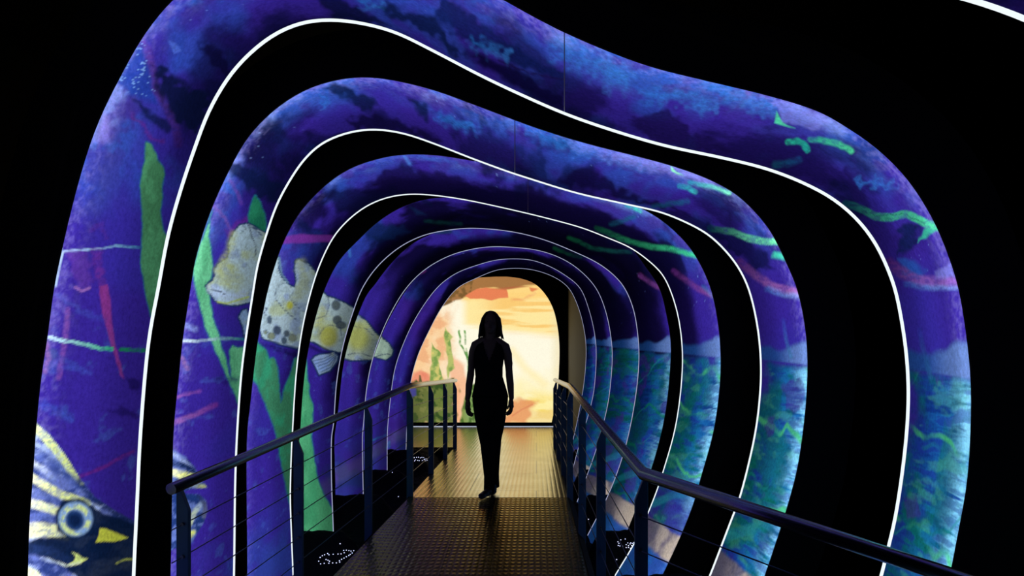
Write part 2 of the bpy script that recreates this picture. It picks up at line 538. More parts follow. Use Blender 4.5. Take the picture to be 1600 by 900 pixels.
def arch_art(i, u, v, X, Y, Z, t):
    cv = Canvas(u, v, PURPLE)
    z0 = X * 0
    k = 1.0 / (1 + 0.18 * (Y - 2.3))
    # violet to blue washes
    n1 = fbm(X * 1.7 + 3, Y * .7, Z * 1.7, 4)
    cv.mix(sstep(.50, .66, n1) * .3, (42, 46, 150))
    cv.mix(sstep(.55, .7, fbm(X * 2.1 + 20, Y * .6, Z * .9 + 7, 4)) * .4, (62, 30, 130))
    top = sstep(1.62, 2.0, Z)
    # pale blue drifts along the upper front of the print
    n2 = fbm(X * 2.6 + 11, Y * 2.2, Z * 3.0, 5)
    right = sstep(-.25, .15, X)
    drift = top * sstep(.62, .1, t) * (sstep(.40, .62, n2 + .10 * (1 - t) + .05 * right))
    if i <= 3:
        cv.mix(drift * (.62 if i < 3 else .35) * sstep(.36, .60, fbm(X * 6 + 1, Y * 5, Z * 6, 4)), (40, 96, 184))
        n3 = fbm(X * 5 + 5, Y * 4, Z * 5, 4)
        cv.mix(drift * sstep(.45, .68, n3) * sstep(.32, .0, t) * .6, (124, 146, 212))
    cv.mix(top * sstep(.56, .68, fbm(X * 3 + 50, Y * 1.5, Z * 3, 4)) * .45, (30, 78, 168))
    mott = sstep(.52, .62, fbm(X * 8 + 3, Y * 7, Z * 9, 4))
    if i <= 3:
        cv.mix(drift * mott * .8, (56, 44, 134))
    # storm clouds across the crown, with shade toward the far rim painted in
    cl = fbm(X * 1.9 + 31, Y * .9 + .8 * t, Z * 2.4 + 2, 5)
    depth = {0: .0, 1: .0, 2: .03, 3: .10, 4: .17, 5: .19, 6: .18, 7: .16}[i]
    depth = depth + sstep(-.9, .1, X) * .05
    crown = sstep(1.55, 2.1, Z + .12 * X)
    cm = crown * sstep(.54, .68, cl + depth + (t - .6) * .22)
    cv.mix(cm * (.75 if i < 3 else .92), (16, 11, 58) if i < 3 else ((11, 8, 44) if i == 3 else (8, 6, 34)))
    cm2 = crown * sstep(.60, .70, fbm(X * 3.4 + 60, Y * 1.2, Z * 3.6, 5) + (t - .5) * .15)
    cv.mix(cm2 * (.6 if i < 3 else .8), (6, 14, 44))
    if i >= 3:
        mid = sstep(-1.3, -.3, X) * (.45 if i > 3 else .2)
        edge = sstep(.45, .95, t + mid + (cl - .5) * .8) * sstep(.9, 1.6, Z + .25 * np.abs(X))  # lamp falloff toward the far rim, painted into the print colour
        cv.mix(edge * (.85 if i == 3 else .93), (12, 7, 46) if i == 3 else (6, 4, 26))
    # low, left: faint dabs
    low = sstep(1.5, 1.1, Z) * sstep(.1, -.2, X)
    cv.mix(low * sstep(.62, .72, fbm(X * 6, Y * 9, Z * 14, 4)) * .35, (60, 92, 176))
    cv.mix(low * sstep(.3, -.3, Z) * sstep(.42, .62, fbm(X * 2 + 8, Y * 3, Z * 6, 4)) * .55, (36, 70, 150))
    if i >= 4:
        cv.mix(low * sstep(.5, .1, Z) * sstep(.50, .6, fbm(X * 2 + 3, Y * 3, Z * 5, 4)) * .6, (30, 52, 110))
        cv.mix(low * (1 - sstep(.04, .12, np.abs(Z - .09 - .06 * (Y - 6)))) * .22, (110, 104, 128))
    # scumbled front margin, with the lamp's pale wash painted into it
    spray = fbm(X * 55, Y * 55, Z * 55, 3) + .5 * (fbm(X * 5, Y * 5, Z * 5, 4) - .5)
    glow_scumble = sstep(.30, .0, t) * sstep(.36 + .25 * t, .80, spray + .06 * sstep(.15, 0, t))
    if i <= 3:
        cv.mix(glow_scumble * (.24 if i < 3 else .10), (146, 140, 210))
    sp = vnoise(X * 160, Y * 160, Z * 160)
    cv.mix((sp > .93) * sstep(.5, .62, fbm(X * 2, Y * 2, Z * 2 + 9, 3)) * sstep(.8, 0, t) * .5, (120, 150, 220))

    # right side below the horizon: reef water
    zb = 1.11 + .062 * (Y - 2.5)
    side = sstep(.15, .3, X)
    wig = (fbm(X * 3, Y * 5, z0 + 2, 3) - .5) * .06
    reef = side * sstep(zb + .0, zb - .05, Z + wig)
    st = fbm(Y * 7 + X * 2, Z * 30, z0 + i * 0, 4)               # fine horizontal brush hair
    n4 = fbm(X * 2.2, Y * 2.4, Z * 2.6 + 1, 5)
    deep = Z
    lit = sstep(.95, .1, t)
    far = 1.0 if i < 4 else .0  # far arches get darker reef colours, their dimmer light painted in
    cov = reef * sstep(.30, .52, n4 + .26 * (1 - t) - .04 + .14 * sstep(zb - .05, zb - .35, Z))
    cv.mix(cov * .95, (12, 50, 122) if far else (8, 46, 108))
    cv.mix(cov * sstep(.42, .60, fbm(X * 2.4 + 9, Y * 2.4, Z * 2.2, 4) + .08 * sstep(.7, .3, Z)) * .95, (10, 92, 92) if far else (8, 74, 76))
    cv.mix(cov * sstep(.52, .66, fbm(X * 3 + 2, Y * 3 + 7, Z * 4, 4)) * .85, (26, 50, 144))
    hair = fbm(Y * 5 + X * 2, Z * 46, z0 + 3, 4)
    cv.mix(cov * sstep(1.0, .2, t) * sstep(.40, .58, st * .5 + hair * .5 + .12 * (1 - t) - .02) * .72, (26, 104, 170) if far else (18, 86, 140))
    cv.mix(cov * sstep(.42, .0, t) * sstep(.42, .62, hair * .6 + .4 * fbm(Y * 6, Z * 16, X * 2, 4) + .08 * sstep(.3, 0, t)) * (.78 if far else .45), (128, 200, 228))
    cv.mix(cov * sstep(.54, .64, hair) * .6, (26, 40, 136))
    cv.mix(cov * sstep(.50, .62, fbm(X * 3 + 31, Y * 3.4, Z * 3.2 + 8, 5)) * sstep(.1, .6, t + .2) * .6, (12, 96, 84) if far else (8, 70, 66))
    ph = Z * 2.7 - .22 * t + .9 * fbm(X * 2 + 6, Y * 1.1 + t * .8, Z * 1.4, 3) + .25 * (fbm(X * 6, Y * 6, Z * 3, 3) - .5)
    vein = np.abs(ph - np.floor(ph) - .5)
    gate = sstep(.42, .56, fbm(X * 2 + 44, Y * 2.2, Z * 3, 3))
    cv.mix(cov * gate * (1 - sstep(.01, .06, vein)) * .85, (64, 168, 110) if far else (14, 104, 84))
    ph = Z * 3.1 + .5 * t + 1.2 * fbm(X * 2 + 16, Y * 1.3 + t, Z * 1.2, 3)
    vein = np.abs(ph - np.floor(ph) - .5)
    cv.mix(cov * (1 - gate) * (1 - sstep(.01, .04, vein)) * .5, (26, 122, 120))
    cv.mix(cov * sstep(.56, .68, fbm(X * 2 + 70, Y * 5, Z * 16, 4)) * .3, (70, 160, 120) if far else (20, 104, 84))
    cv.mix(reef * sstep(.62, .70, fbm(X * 3 + 90, Y * 4, Z * 5, 4)) * .55, (56, 28, 130))
    lowr = side * sstep(.42, .1, Z)
    cv.mix(lowr * sstep(.44, .6, fbm(X * 2, Y * 3, Z * 4 + 40, 4)) * .75, (50, 34, 140))
    cv.mix(lowr * (1 - sstep(.02, .05, np.abs(Z - .24 + .25 * (t - .5) + wig))) * .7, (30, 130, 150))
    # pale horizon bar
    hb = side * sstep(zb - .012, zb + .0, Z) * sstep(zb + .085, zb + .05, Z + wig * 1.2 - .05 * sstep(.6, 0, t))
    cv.mix(hb * .85, (30, 74, 140))
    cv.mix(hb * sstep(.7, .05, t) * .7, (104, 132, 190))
    # sand
    sd = side * sstep(.035, .01, Z + wig * .4) * sstep(-.17, -.13, Z + wig)
    if i >= 2:
        cv.mix(sd * .9, (98, 92, 108))
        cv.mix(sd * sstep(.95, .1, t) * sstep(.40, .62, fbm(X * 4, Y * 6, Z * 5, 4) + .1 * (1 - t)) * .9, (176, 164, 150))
        cv.mix(side * sstep(-.13, -.17, Z + wig) * .7, (36, 84, 168))

    if i == 1:
        cv.line([(206,50),(228,75),(236,105),(243,140),(262,170),(275,200),(278,225)], 13, (92, 60, 150), (48, 26, 96), 4, .8, wob=1.2)
        cv.poly([(241,100),(262,112),(285,128),(300,140),(325,150),(322,190),(296,204),(276,190),(262,172),(248,140)], (9, 18, 50), 6, .92, wob=8)
        cv.poly([(205,150),(235,172),(258,186),(272,205),(258,206),(232,186),(214,168)], (12, 22, 60), 5, .85, wob=5)
        cv.poly([(221,62),(230,90),(240,140),(246,160),(225,155),(200,145),(184,130)], (28, 58, 148), 5, .8, wob=4)
        m = (vnoise(X * 220, Y * 220, Z * 220) > .74) * (1 - sstep(-4, 8, poly_sd(u, v, [(221,62),(230,90),(240,140),(225,150),(200,140),(184,130)])))
        cv.mix(m * .55, (130, 176, 226))
        cv.poly([(312,72),(330,72),(352,92),(362,110),(350,120),(335,104),(318,84)], (12, 10, 50), 6, .85, wob=6)
        cv.poly([(163,178),(171,180),(172,225),(160,222),(148,222)], (120, 110, 190), 6, .6, wob=1.2)
        cv.line([(205,178),(222,196),(236,215),(252,224)], 7, (86, 36, 120), (80, 34, 120), 3, .7, wob=4)
        cv.poly([(262,62),(275,68),(284,80),(272,84)], (66, 92, 184), 1.5, .9)
        for pts, c in (([(500,-30),(540,5),(580,25),(612,40),(570,38),(520,28),(500,10)], (7,16,48)),
                       ([(592,10),(610,2),(640,20),(680,28),(690,45),(705,68),(720,78),(708,90),(680,56),(640,36),(604,22)], (9,20,56)),
                       ([(690,-10),(760,40),(830,88),(882,118),(882,128),(800,98),(720,58),(680,30)], (12,22,72)),
                       ([(980,190),(1010,178),(1035,172),(1055,180),(1080,205),(1120,222),(1160,240),(1100,240),(1030,225)], (26,16,76)),
                       ([(1316,262),(1326,262),(1332,280),(1352,302),(1358,318),(1338,318),(1326,296)], (26,18,80)),
                       ([(720,80),(800,130),(882,172),(882,150),(850,138),(800,104)], (12,8,52)),
                       ([(1407,355),(1440,350),(1430,375),(1405,400),(1402,380)], (10,26,66))):
            cv.poly(pts, c, 5, .85, wob=6)
        for pts, w, a in (([(566,6),(580,12),(596,6)], 12, .6), ([(740,66),(765,82),(790,90)], 14, .5), ([(880,80),(930,98),(970,122)], 36, .55), ([(1010,150),(1060,150),(1110,165)], 20, .5), ([(1340,285),(1375,285),(1400,290)], 8, .5), ([(1100,130),(1150,150),(1205,170)], 26, .5)):
            cv.line(pts, w, (38, 110, 190), (52, 122, 200), w * .45, a, wob=10)
        cv.line([(780,96),(830,115),(882,124)], 3, (24, 14, 66), None, 1.5, .8, wob=1.2)
        cv.poly([(1213,174),(1219,185),(1228,195),(1242,201),(1226,197),(1210,192)], (70, 190, 150), 1.5, wob=.5)
        cv.poly([(1208,150),(1214,176),(1228,193),(1278,206),(1281,196),(1300,186),(1260,168)], (112, 120, 204), 3, .5, wob=5)
        cv.line([(1231,222),(1244,220),(1254,224),(1262,235)], 9, (34, 160, 130), (30, 150, 140), 2, .9, wob=1.2)
        cv.line([(1266,218),(1290,220),(1312,226),(1330,236)], 9, (40, 150, 130), (70, 190, 140), 2.5, .95, wob=1.2)
        cv.line([(1212,258),(1230,255),(1248,250)], 10, (18, 84, 110), (24, 80, 140), 4, .7, wob=1.2)
        cv.line([(1322,318),(1350,328),(1368,338),(1392,340),(1416,334),(1432,341),(1448,350),(1466,356)], 12, (14, 60, 80), (76, 206, 150), 1.5, .95, wob=.8)
        cv.line([(1360,332),(1392,339),(1416,334),(1445,348)], 2, (12, 80, 74), None, .8, .7, wob=4)
        cv.poly([(1432,378),(1442,360),(1462,356),(1452,368),(1438,377)], (50, 176, 140), 3, .85, wob=4)
        cv.poly([(1404,405),(1428,408),(1445,420),(1444,436),(1410,428)], (30, 80, 160), 5, .7, wob=4)
        cv.line([(1390,412),(1412,428),(1434,438),(1460,440),(1496,441)], 17, (76, 36, 110), (132, 92, 176), 3.5, .9, wob=1.2)
        cv.line([(1416,443),(1440,449),(1470,450),(1500,450)], 8, (38, 90, 170), (120, 150, 214), 3, .6, wob=1.2)
        cv.poly([(1486,412),(1460,424),(1462,433),(1494,432)], (116, 120, 200), 4, .6, wob=4)
        cv.line([(1437,515),(1441,540),(1447,562),(1454,590)], 7, (40, 50, 150), (36, 100, 140), 2.5, .5)
        # left side
        leafy(cv, [(228,221),(236,225),(243,237),(247,250),(256,262),(257.5,272),(254,292),(254,310),(251,330),(253,350),(258,366),(275,380),(250,500),(235,494),(229,470),(225,447),(219,410),(221,385),(222,350),(220,310),(218,290),(222,268),(226,245)], (72, 138, 98), (62, 120, 84))
        cv.line([(98,393),(130,391),(160,388),(180,384),(200,386),(218,387)], 3.6, (160, 190, 226), (52, 130, 156), 1, .9, wob=.8)
        cv.poly([(98,394),(112,408),(118,440),(122,452),(140,450),(146,440),(140,420),(138,392)], (92, 52, 146), 4, .5, wob=5)
        cv.line([(150,392),(155,420),(160,450)], 14, (96, 40, 132), (110, 44, 124), 4, .55, wob=5)
        cv.line([(142,360),(160,352),(166,372)], 8, (84, 40, 130), None, 3, .4, wob=4)
        cv.line([(118,449),(128,455),(140,450)], 4, (150, 104, 176), None, 1.5, .8)
        cv.poly([(155,448),(168,444),(174,480),(176.5,515),(182,545),(194,592),(188,585),(178,555),(170,525),(160,490)], (124, 48, 122), 1.5, .85, wob=1.2)
        cv.line([(105,484),(103,520),(98,555),(92,590)], 8, (116, 74, 152), (110, 66, 150), 2.5, .8, wob=1.2)
        cv.line([(92,460),(118,478),(140,492),(160,500)], 8, (70, 84, 176), (50, 60, 160), 3, .5, wob=5)
        cv.line([(74,527),(86,530),(100,532),(116,535),(135,539),(155,545),(176,546)], 6.5, (176, 204, 234), (36, 166, 110), 1, .95, wob=1.5)
        cv.line([(189,546),(228,548)], 6, (24, 122, 78), (20, 110, 80), 1, .95, wob=.5)
        cv.spot(81, 553, 10, 10, (52, 60, 132), .15, .85)
        cv.spot(81, 553, 7, 7, (70, 80, 150), .3, .6)
        cv.line([(72,535),(76,560),(70,580)], 7, (150, 100, 160), None, 3, .5, wob=1.2)
        cv.line([(95,560),(115,572),(135,580)], 10, (56, 76, 170), None, 4, .5, wob=6)
        cv.line([(62,630),(85,640),(110,652)], 12, (52, 78, 172), None, 5, .5, wob=7)
        cv.poly([(196,594),(222,592),(220,612),(204,606)], (26, 18, 84), 5, .8, wob=5)
        cv.poly([(168,638),(200,640),(218,646),(212,655),(190,648)], (30, 20, 92), 4, .8, wob=5)
        cv.line([(124,745),(160,730),(208,706)], 5, (96, 30, 112), (104, 34, 116), 2, .7, wob=1.2)
        cv.poly([(84,447),(97,388),(99,398),(93,420),(88,448)], (170, 200, 226), 1.5, .9)
        fish_head(cv)
    if i == 2:
        for pts, c in (([(505,135),(520,130),(545,140),(570,148),(588,160),(580,178),(565,172),(550,160),(530,148)], (10,20,56)),
                       ([(637,148),(652,152),(664,165),(670,178),(668,190),(655,180),(648,165)], (10,22,60)),
                       ([(540,190),(570,180),(610,184),(650,200),(690,218),(680,226),(620,205),(560,200)], (16,12,56)),
                       ([(676,172),(700,182),(750,202),(748,205),(700,190)], (22,16,80)),
                       ([(890,268),(910,258),(935,270),(955,288),(990,305),(1035,318),(1080,335),(1010,322),(940,302),(870,285)], (17,12,60)),
                       ([(348,262),(372,250),(400,268),(440,290),(436,312),(412,312),(395,300),(370,282)], (10,20,58)),
                       ([(1130,324),(1138,324),(1142,340),(1144,352),(1136,350)], (22,16,70)),
                       ([(1100,352),(1150,362),(1200,398),(1210,420),(1180,420),(1140,385)], (14,16,62))):
            cv.poly(pts, c, 5, .88, wob=6)
        for pts, w, a in (([(685,185),(705,192),(740,200)], 14, .6), ([(830,208),(870,218),(910,235)], 20, .6), ([(920,240),(960,250),(1000,262)], 14, .5), ([(500,150),(508,158),(505,165)], 10, .5)):
            cv.line(pts, w, (34, 104, 190), (46, 116, 200), w * .45, a, wob=8)
        cv.line([(900,226),(960,240),(1040,262),(1110,282)], 22, (96, 108, 196), (120, 116, 200), 8, .6, wob=8)
        cv.poly([(1048,259),(1056,268),(1070,275),(1058,272),(1049,267)], (126, 214, 170), 1.2)
        cv.line([(1062,290),(1074,293),(1086,300)], 8, (40, 150, 176), (56, 176, 180), 2, .95, wob=.8)
        cv.line([(1078,285),(1100,290),(1120,294),(1139,302)], 7, (46, 140, 180), (110, 206, 170), 2, .95, wob=.8)
        cv.line([(1022,322),(1050,318),(1074,315)], 8, (16, 70, 96), (26, 100, 150), 3, .7, wob=1.2)
        cv.line([(1110,357),(1145,362),(1165,371),(1190,377),(1216,378)], 10, (12, 56, 78), (110, 226, 164), 1.5, .95, wob=.8)
        cv.poly([(1206,402),(1210,393),(1226,395),(1228,407),(1218,404)], (60, 190, 160), 3, .85, wob=1.2)
        cv.line([(1156,410),(1180,430),(1205,447),(1246,458)], 12, (84, 42, 118), (150, 96, 166), 3, .85, wob=1.2)
        cv.line([(1200,452),(1225,460),(1252,464)], 9, (60, 110, 190), (130, 160, 220), 3, .6, wob=1.2)
        cv.line([(1224,500),(1228,530),(1236,558)], 5, (44, 60, 160), (50, 120, 160), 2, .5)
        # left side
        cv.line([(333,320),(352,340),(362,362),(370,385)], 5, (120, 90, 170), (96, 50, 130), 2, .6, wob=1.2)
        cv.line([(360,282),(370,300),(377,318)], 5, (96, 60, 150), None, 2, .7, wob=.8)
        cv.poly([(352,360),(384,338),(392,350),(372,366),(360,372)], (90, 34, 122), 4, .6, wob=4)
        leafy(cv, [(332,326),(328,345),(327,370),(331,395),(332,415),(331,430),(327,452),(329,475),(335,505),(342,522),(347,545),(354,562),(358,586),(361,590),(359,560),(358,548),(363,539),(372,543),(380,541),(384,600),(376,640),(369,625),(364,608),(357,596),(348,575),(335,545),(320,510),(312,478),(305,450),(300,420)], (96, 178, 134), (80, 160, 118))
        cv.line([(284,533),(310,533),(345,529),(380,530)], 4.5, (200, 220, 234), (30, 130, 130), 1, .9, wob=.5)
        leafy(cv, [(400,304),(408,318),(414,335),(416,350),(414,366),(390,352),(387,340),(390,325),(395,310)], (36, 124, 92), (28, 108, 84))
        fish_skin(cv, [(374,351),(388,348),(400,355),(412,362),(430,372),(420,440),(395,472),(387,474),(370,478),(350,477),(335,470),(325,455),(321,447),(326,441),(331,438),(335,430),(334,422),(340,412),(355,403),(357,392),(357,378),(365,362)], (150, 176, 190), seed=1)
        cv.line([(366,368),(358,392),(350,408),(340,422)], 12, (150, 160, 90), (160, 172, 100), 5, .6, wob=1.2)
        cv.line([(372,440),(362,420),(358,440)], 26, (150, 162, 92), None, 10, .5, wob=6)
        cv.line([(330,452),(345,460),(360,466),(380,462)], 14, (170, 192, 220), (150, 172, 206), 4, .75, wob=1.2)
        cv.line([(340,472),(355,474),(388,464)], 3, (160, 180, 70), None, 1, .8)
        cv.line([(329,453),(345,456),(351,460)], 1.5, INK, None, .6, .8)
        cv.line([(388,350),(394,372),(400,384),(400,400)], 1.8, INK, None, .7, .85, wob=.8)
        cv.line([(390,352),(402,362),(410,368)], 2.5, INK, None, .7, .85, wob=.8)
        cv.line([(378,354),(386,356),(380,362),(374,360)], 1.2, INK, None, .6, .7, wob=.8)
        fish_skin(cv, [(378,484),(386,482),(392,500),(388,520),(381,528),(379,512),(372,495)], (120, 150, 190))
        cv.poly([(366,566),(352,590),(378,596),(376,575)], (26, 20, 90), 5, .0)
        cv.line([(340,594),(372,592)], 8, (30, 22, 96), None, 4, .7, wob=4)
        cv.line([(276,620),(300,614),(313,611)], 5, (130, 80, 150), (110, 60, 150), 2, .8, wob=1.2)
        cv.line([(272,660),(305,648),(338,632)], 8, (140, 92, 160), (104, 44, 130), 2.5, .8, wob=.8)
        cv.line([(288,508),(305,515)], 8, (130, 150, 210), None, 3, .7, wob=1.2)
        cv.line([(285,560),(292,575)], 7, (150, 110, 150), None, 3, .6, wob=1.2)
        # second striped fish, half behind the rail
        b = [(255,700),(272,703),(290,714),(305,731),(312,745),(324,762),(300,764),(284,768),(292,771),(312,772),(323,783),(324,800),(318,818),(309,832),(300,848),(290,852),(262,862)]
        d = poly_sd(u, v, b); m = 1 - sstep(-1, 1, d); keep = cv.c.copy()
        cv.mix(m, (84, 104, 168))
        cv.mix(m * sstep(.45, .62, fbm(u / 12, v / 7, u * 0 + 1)), (26, 48, 104))
        cv.line([(268,708),(290,722),(306,738)], 6, (160,178,216), (60,80,140), 2, wob=.8)
        cv.line([(266,722),(285,728),(302,736)], 9, (16,36,76), (14,30,70), 2, wob=.8)
        cv.line([(266,738),(282,741),(298,746)], 12, (238,240,176), (196,206,110), 2, wob=.8)
        cv.line([(268,756),(290,758),(320,760)], 6, (16,36,76), (150,160,110), 2, wob=.8)
        cv.line([(296,818),(304,800),(314,788)], 8, (190,206,140), (120,140,180), 2, wob=.8)
        cv.line([(288,842),(296,838),(302,832)], 7, (196,206,100), None, 2, wob=.5)
        cv.line([(310,776),(322,790),(320,806)], 8, (30,46,90), (90,96,120), 3, wob=1.2)
        cv.c = keep * (1 - m[:, None]) + cv.c * m[:, None]
    if i == 3:
        for pts, c in (([(465,345),(475,346),(492,358),(502,366),(480,366),(468,358)], (12,20,64)),
                       ([(505,300),(540,292),(575,302),(610,300),(640,295),(600,320),(560,335),(530,330)], (12,14,52)),
                       ([(600,265),(630,252),(660,268),(720,275),(735,295),(680,300),(610,292),(580,285)], (18,11,58)),
                       ([(820,285),(840,292),(870,310),(905,330),(960,345),(1010,365),(960,372),(880,345),(825,330)], (15,9,50)),
                       ([(1040,350),(1047,352),(1048,372),(1042,366)], (24,16,72))):
            cv.poly(pts, c, 6, .85, wob=6)
        cv.line([(655,245),(690,250),(712,254)], 7, (52, 100, 186), (44, 90, 176), 3, .6, wob=1.2)
        cv.line([(632,244),(640,256)], 5, (70, 120, 200), None, 2, .6)
        cv.line([(978,320),(990,325),(1001,330)], 6, (40, 150, 176), (60, 190, 170), 1.5, .95, wob=.5)
        cv.line([(955,350),(975,344),(990,338)], 7, (14, 66, 90), (24, 90, 130), 3, .8, wob=.8)
        cv.line([(932,356),(955,366),(985,378),(1020,386),(1050,389),(1068,394),(1086,399)], 8, (14, 66, 50), (60, 200, 140), 1.8, .9, wob=.8)
        cv.line([(1052,424),(1072,438),(1092,452),(1114,462)], 8, (86, 36, 110), (130, 70, 140), 2.5, .8, wob=.8)
        cv.line([(1098,448),(1112,460),(1120,470)], 6, (40, 90, 150), (70, 130, 190), 2.5, .6, wob=.8)
        cv.poly([(440,371),(470,366),(520,368),(516,378),(470,379),(438,381)], (104, 42, 136), 2, .85, wob=.8)
        fish_skin(cv, [(425,400),(436,401),(436,420),(440,432),(447,440),(455,447),(460,448),(462,440),(459.5,420),(461,407),(466,404),(474,408),(483,412),(496,428),(500,470),(480,548),(466,545),(440,539),(420,533),(409,528),(405,512),(395,470)], (152, 176, 188), seed=4)
        cv.line([(470,415),(476,430),(470,460),(452,480)], 16, (140, 150, 80), None, 6, .5, wob=5)
        cv.line([(450,441),(436,446),(430,458),(432,470),(450,490),(466,502)], 1.5, INK, None, .6, .7, wob=.8)
        cv.line([(458,456),(454,466),(462,478),(476,488)], 1.3, INK, None, .6, .7, wob=.8)
        cv.line([(436,402),(440,428),(450,442)], 3, (110, 150, 160), None, 1, .6)
        cv.spot(453, 477, 5, 6, (158, 164, 70), .3)
        for x, y, a, b_, c in ((433,516,5.5,6.5,(58,72,92)),(421,500,3,5.5,(70,88,104)),(424,525,5.5,5,(112,124,104)),(448,521,4,4.5,(70,84,96)),(444,532,3.5,5,(66,84,100)),(457,528,6,5.5,(112,124,112)),(415,519,2.5,2.5,(110,126,110))):
            cv.spot(x, y, a + 1, b_ + 1, (36, 60, 96), .2, .8); cv.spot(x, y, a, b_, c, .2)
        cv.line([(410,478),(417,482),(412,490),(416,492)], 1.6, INK, None, .6, .9)
        leafy(cv, [(398,530),(404,536),(409,540),(416,546),(420,560),(426,558),(430,562),(434,574),(437,600),(438.5,628),(440,624),(444,608),(452,586),(457,572),(460,560),(475,552),(465,690),(462,800),(454,795),(448,772),(440,728),(432,682),(423,656),(416,636),(408,616),(402,602),(390,588)], (46, 138, 104), (54, 118, 88))
        cv.line([(408,538),(430,544),(466,556)], 7, (20, 16, 70), None, 3, .75, wob=1.2)
    if i == 4:
        cv.poly([(560,352),(585,345),(610,348),(640,360),(620,372),(585,378),(566,368)], (12, 30, 72), 5, .8, wob=5)
        cv.poly([(640,322),(655,330),(665,335),(650,336)], (14, 34, 70), 3, .7, wob=1.2)
        cv.line([(545,388),(547,400)], 4, (60, 120, 190), None, 2, .7)
        cv.line([(665,345),(690,348),(720,350)], 5, (14, 60, 60), None, 2.5, .6, wob=.8)
        cv.line([(889,372),(905,378),(925,388),(960,393),(985,394)], 6, (16, 80, 50), (14, 56, 66), 2, .8, wob=.8)
        cv.line([(1000,430),(1015,440),(1030,450)], 7, (96, 44, 112), (110, 60, 130), 2.5, .7, wob=.8)
        fish_skin(cv, [(490,450),(507,457),(511,462),(522,465),(540,473),(560,485),(552,552),(529,551),(520,549),(510,546),(502,542),(492,536),(480,533)], (150, 174, 180), seed=7)
        cv.line([(496,505),(505,490)], 16, (160, 166, 78), None, 6, .6, wob=4)
        cv.spot(513, 526, 15, 17, (142, 146, 56), .35, .9)
        for x, y, a, b_ in ((525,477,6,7),(527,500,6,6),(533,508,7,5)):
            cv.spot(x, y, a + 1.2, b_ + 1.2, (34, 56, 92), .2, .8); cv.spot(x, y, a, b_, (78, 92, 96), .25)
        cv.line([(512,462),(515,478),(508,494),(494,498)], 1.3, INK, None, .6, .8, wob=.8)
        cv.line([(499,524),(506,512),(518,508),(532,512),(534,524)], 1.3, INK, None, .6, .7, wob=.8)
        fish_skin(cv, [(486,562),(492,556),(500,553),(510,552),(522,549),(529,556),(528,564),(516,580),(498,587),(494,578)], (122, 152, 202))
        for q in range(5):
            cv.line([(490 + q * 3, 564 + q * 4.3), (506 + q * 3, 560 + q * 3.3), (525, 551 + q * 2)], 1.3, INK, None, .6, .7)
        cv.line([(482,540),(498,548),(516,552)], 5, (18, 12, 66), None, 2, .7)
        leafy(cv, [(468,560),(479,562),(481,592),(483,600),(484,620),(489,632),(489,658),(487,680),(492,720),(499,755),(505,770),(516,790),(524,800),(524,850),(450,850),(455,640)], (78, 166, 118), (62, 148, 104))
    if i == 5:
        cv.line([(866,388),(885,396),(908,402)], 5, (14, 70, 44), (10, 40, 44), 2, .8, wob=.8)
        cv.line([(680,364),(705,362)], 4, (14, 60, 70), None, 2, .6)
        fish_skin(cv, [(550,484),(562,493),(574,502),(586,518),(596,528),(590,565),(580,563),(548,564),(538,561),(530,540)], (142, 160, 152), seed=2)
        cv.spot(560, 528, 18, 20, (150, 156, 60), .5, .8)
        cv.line([(549,508),(560,511),(572,514),(584,524)], 1.2, INK, None, .5, .7, wob=.8)
        cv.line([(540,554),(560,552),(584,558)], 1.2, INK, None, .5, .7, wob=.8)
        cv.line([(560,560),(575,562)], 2, (20, 30, 80), None, 1, .5)
    if i == 6:
        cv.line([(648,428),(662,423)], 6, (100, 40, 110), None, 2.5, .6)
        fish_skin(cv, [(592,518),(598,528),(608,536),(615,547),(613,556),(604,563),(590,560),(580,556)], (150, 176, 160), seed=3)
        cv.line([(588,557),(598,554),(606,553),(612,556)], 1.3, INK, None, .5, .8)
    if i >= 5:
        cv.line([(572,692),(585,686),(602,680)], 2.5, (40, 120, 170), None, 1, .7, wob=.8)
        cv.line([(604,700),(608,690),(609,698)], 3, (40, 120, 170), None, 1, .7, wob=.8)
    return cv.c


def grid_mesh(name, V, cols, mask_cols=None):
    """V: (n_s, n_t, 3) vertices, cols: matching linear colours stored as the 'art' attribute."""
    ns, nt_ = V.shape[:2]
    me = bpy.data.meshes.new(name)
    idx = np.arange(ns * nt_).reshape(ns, nt_)
    q = np.stack([idx[:-1, :-1], idx[1:, :-1], idx[1:, 1:], idx[:-1, 1:]], -1).reshape(-1, 4)
    me.vertices.add(ns * nt_)
    me.vertices.foreach_set('co', V.reshape(-1).astype(np.float32))
    me.loops.add(q.size)
    me.loops.foreach_set('vertex_index', q.reshape(-1).astype(np.int32))
    me.polygons.add(len(q))
    me.polygons.foreach_set('loop_start', np.arange(0, q.size, 4, dtype=np.int32))
    me.update(calc_edges=True)
    me.polygons.foreach_set('use_smooth', np.ones(len(q), bool))
    at = me.attributes.new('art', 'FLOAT_COLOR', 'POINT')
    at.data.foreach_set('color', np.c_[cols.reshape(-1, 3), np.ones(ns * nt_)].reshape(-1).astype(np.float32))
    return me


def strip_ring(Pa, Ya, Pb, Yb):
    n = len(Pa)
    V = [(p[0], Ya, p[1]) for p in Pa] + [(p[0], Yb, p[1]) for p in Pb]
    Fc = [(k, k + 1, n + k + 1, n + k) for k in range(n - 1)]
    return V, Fc


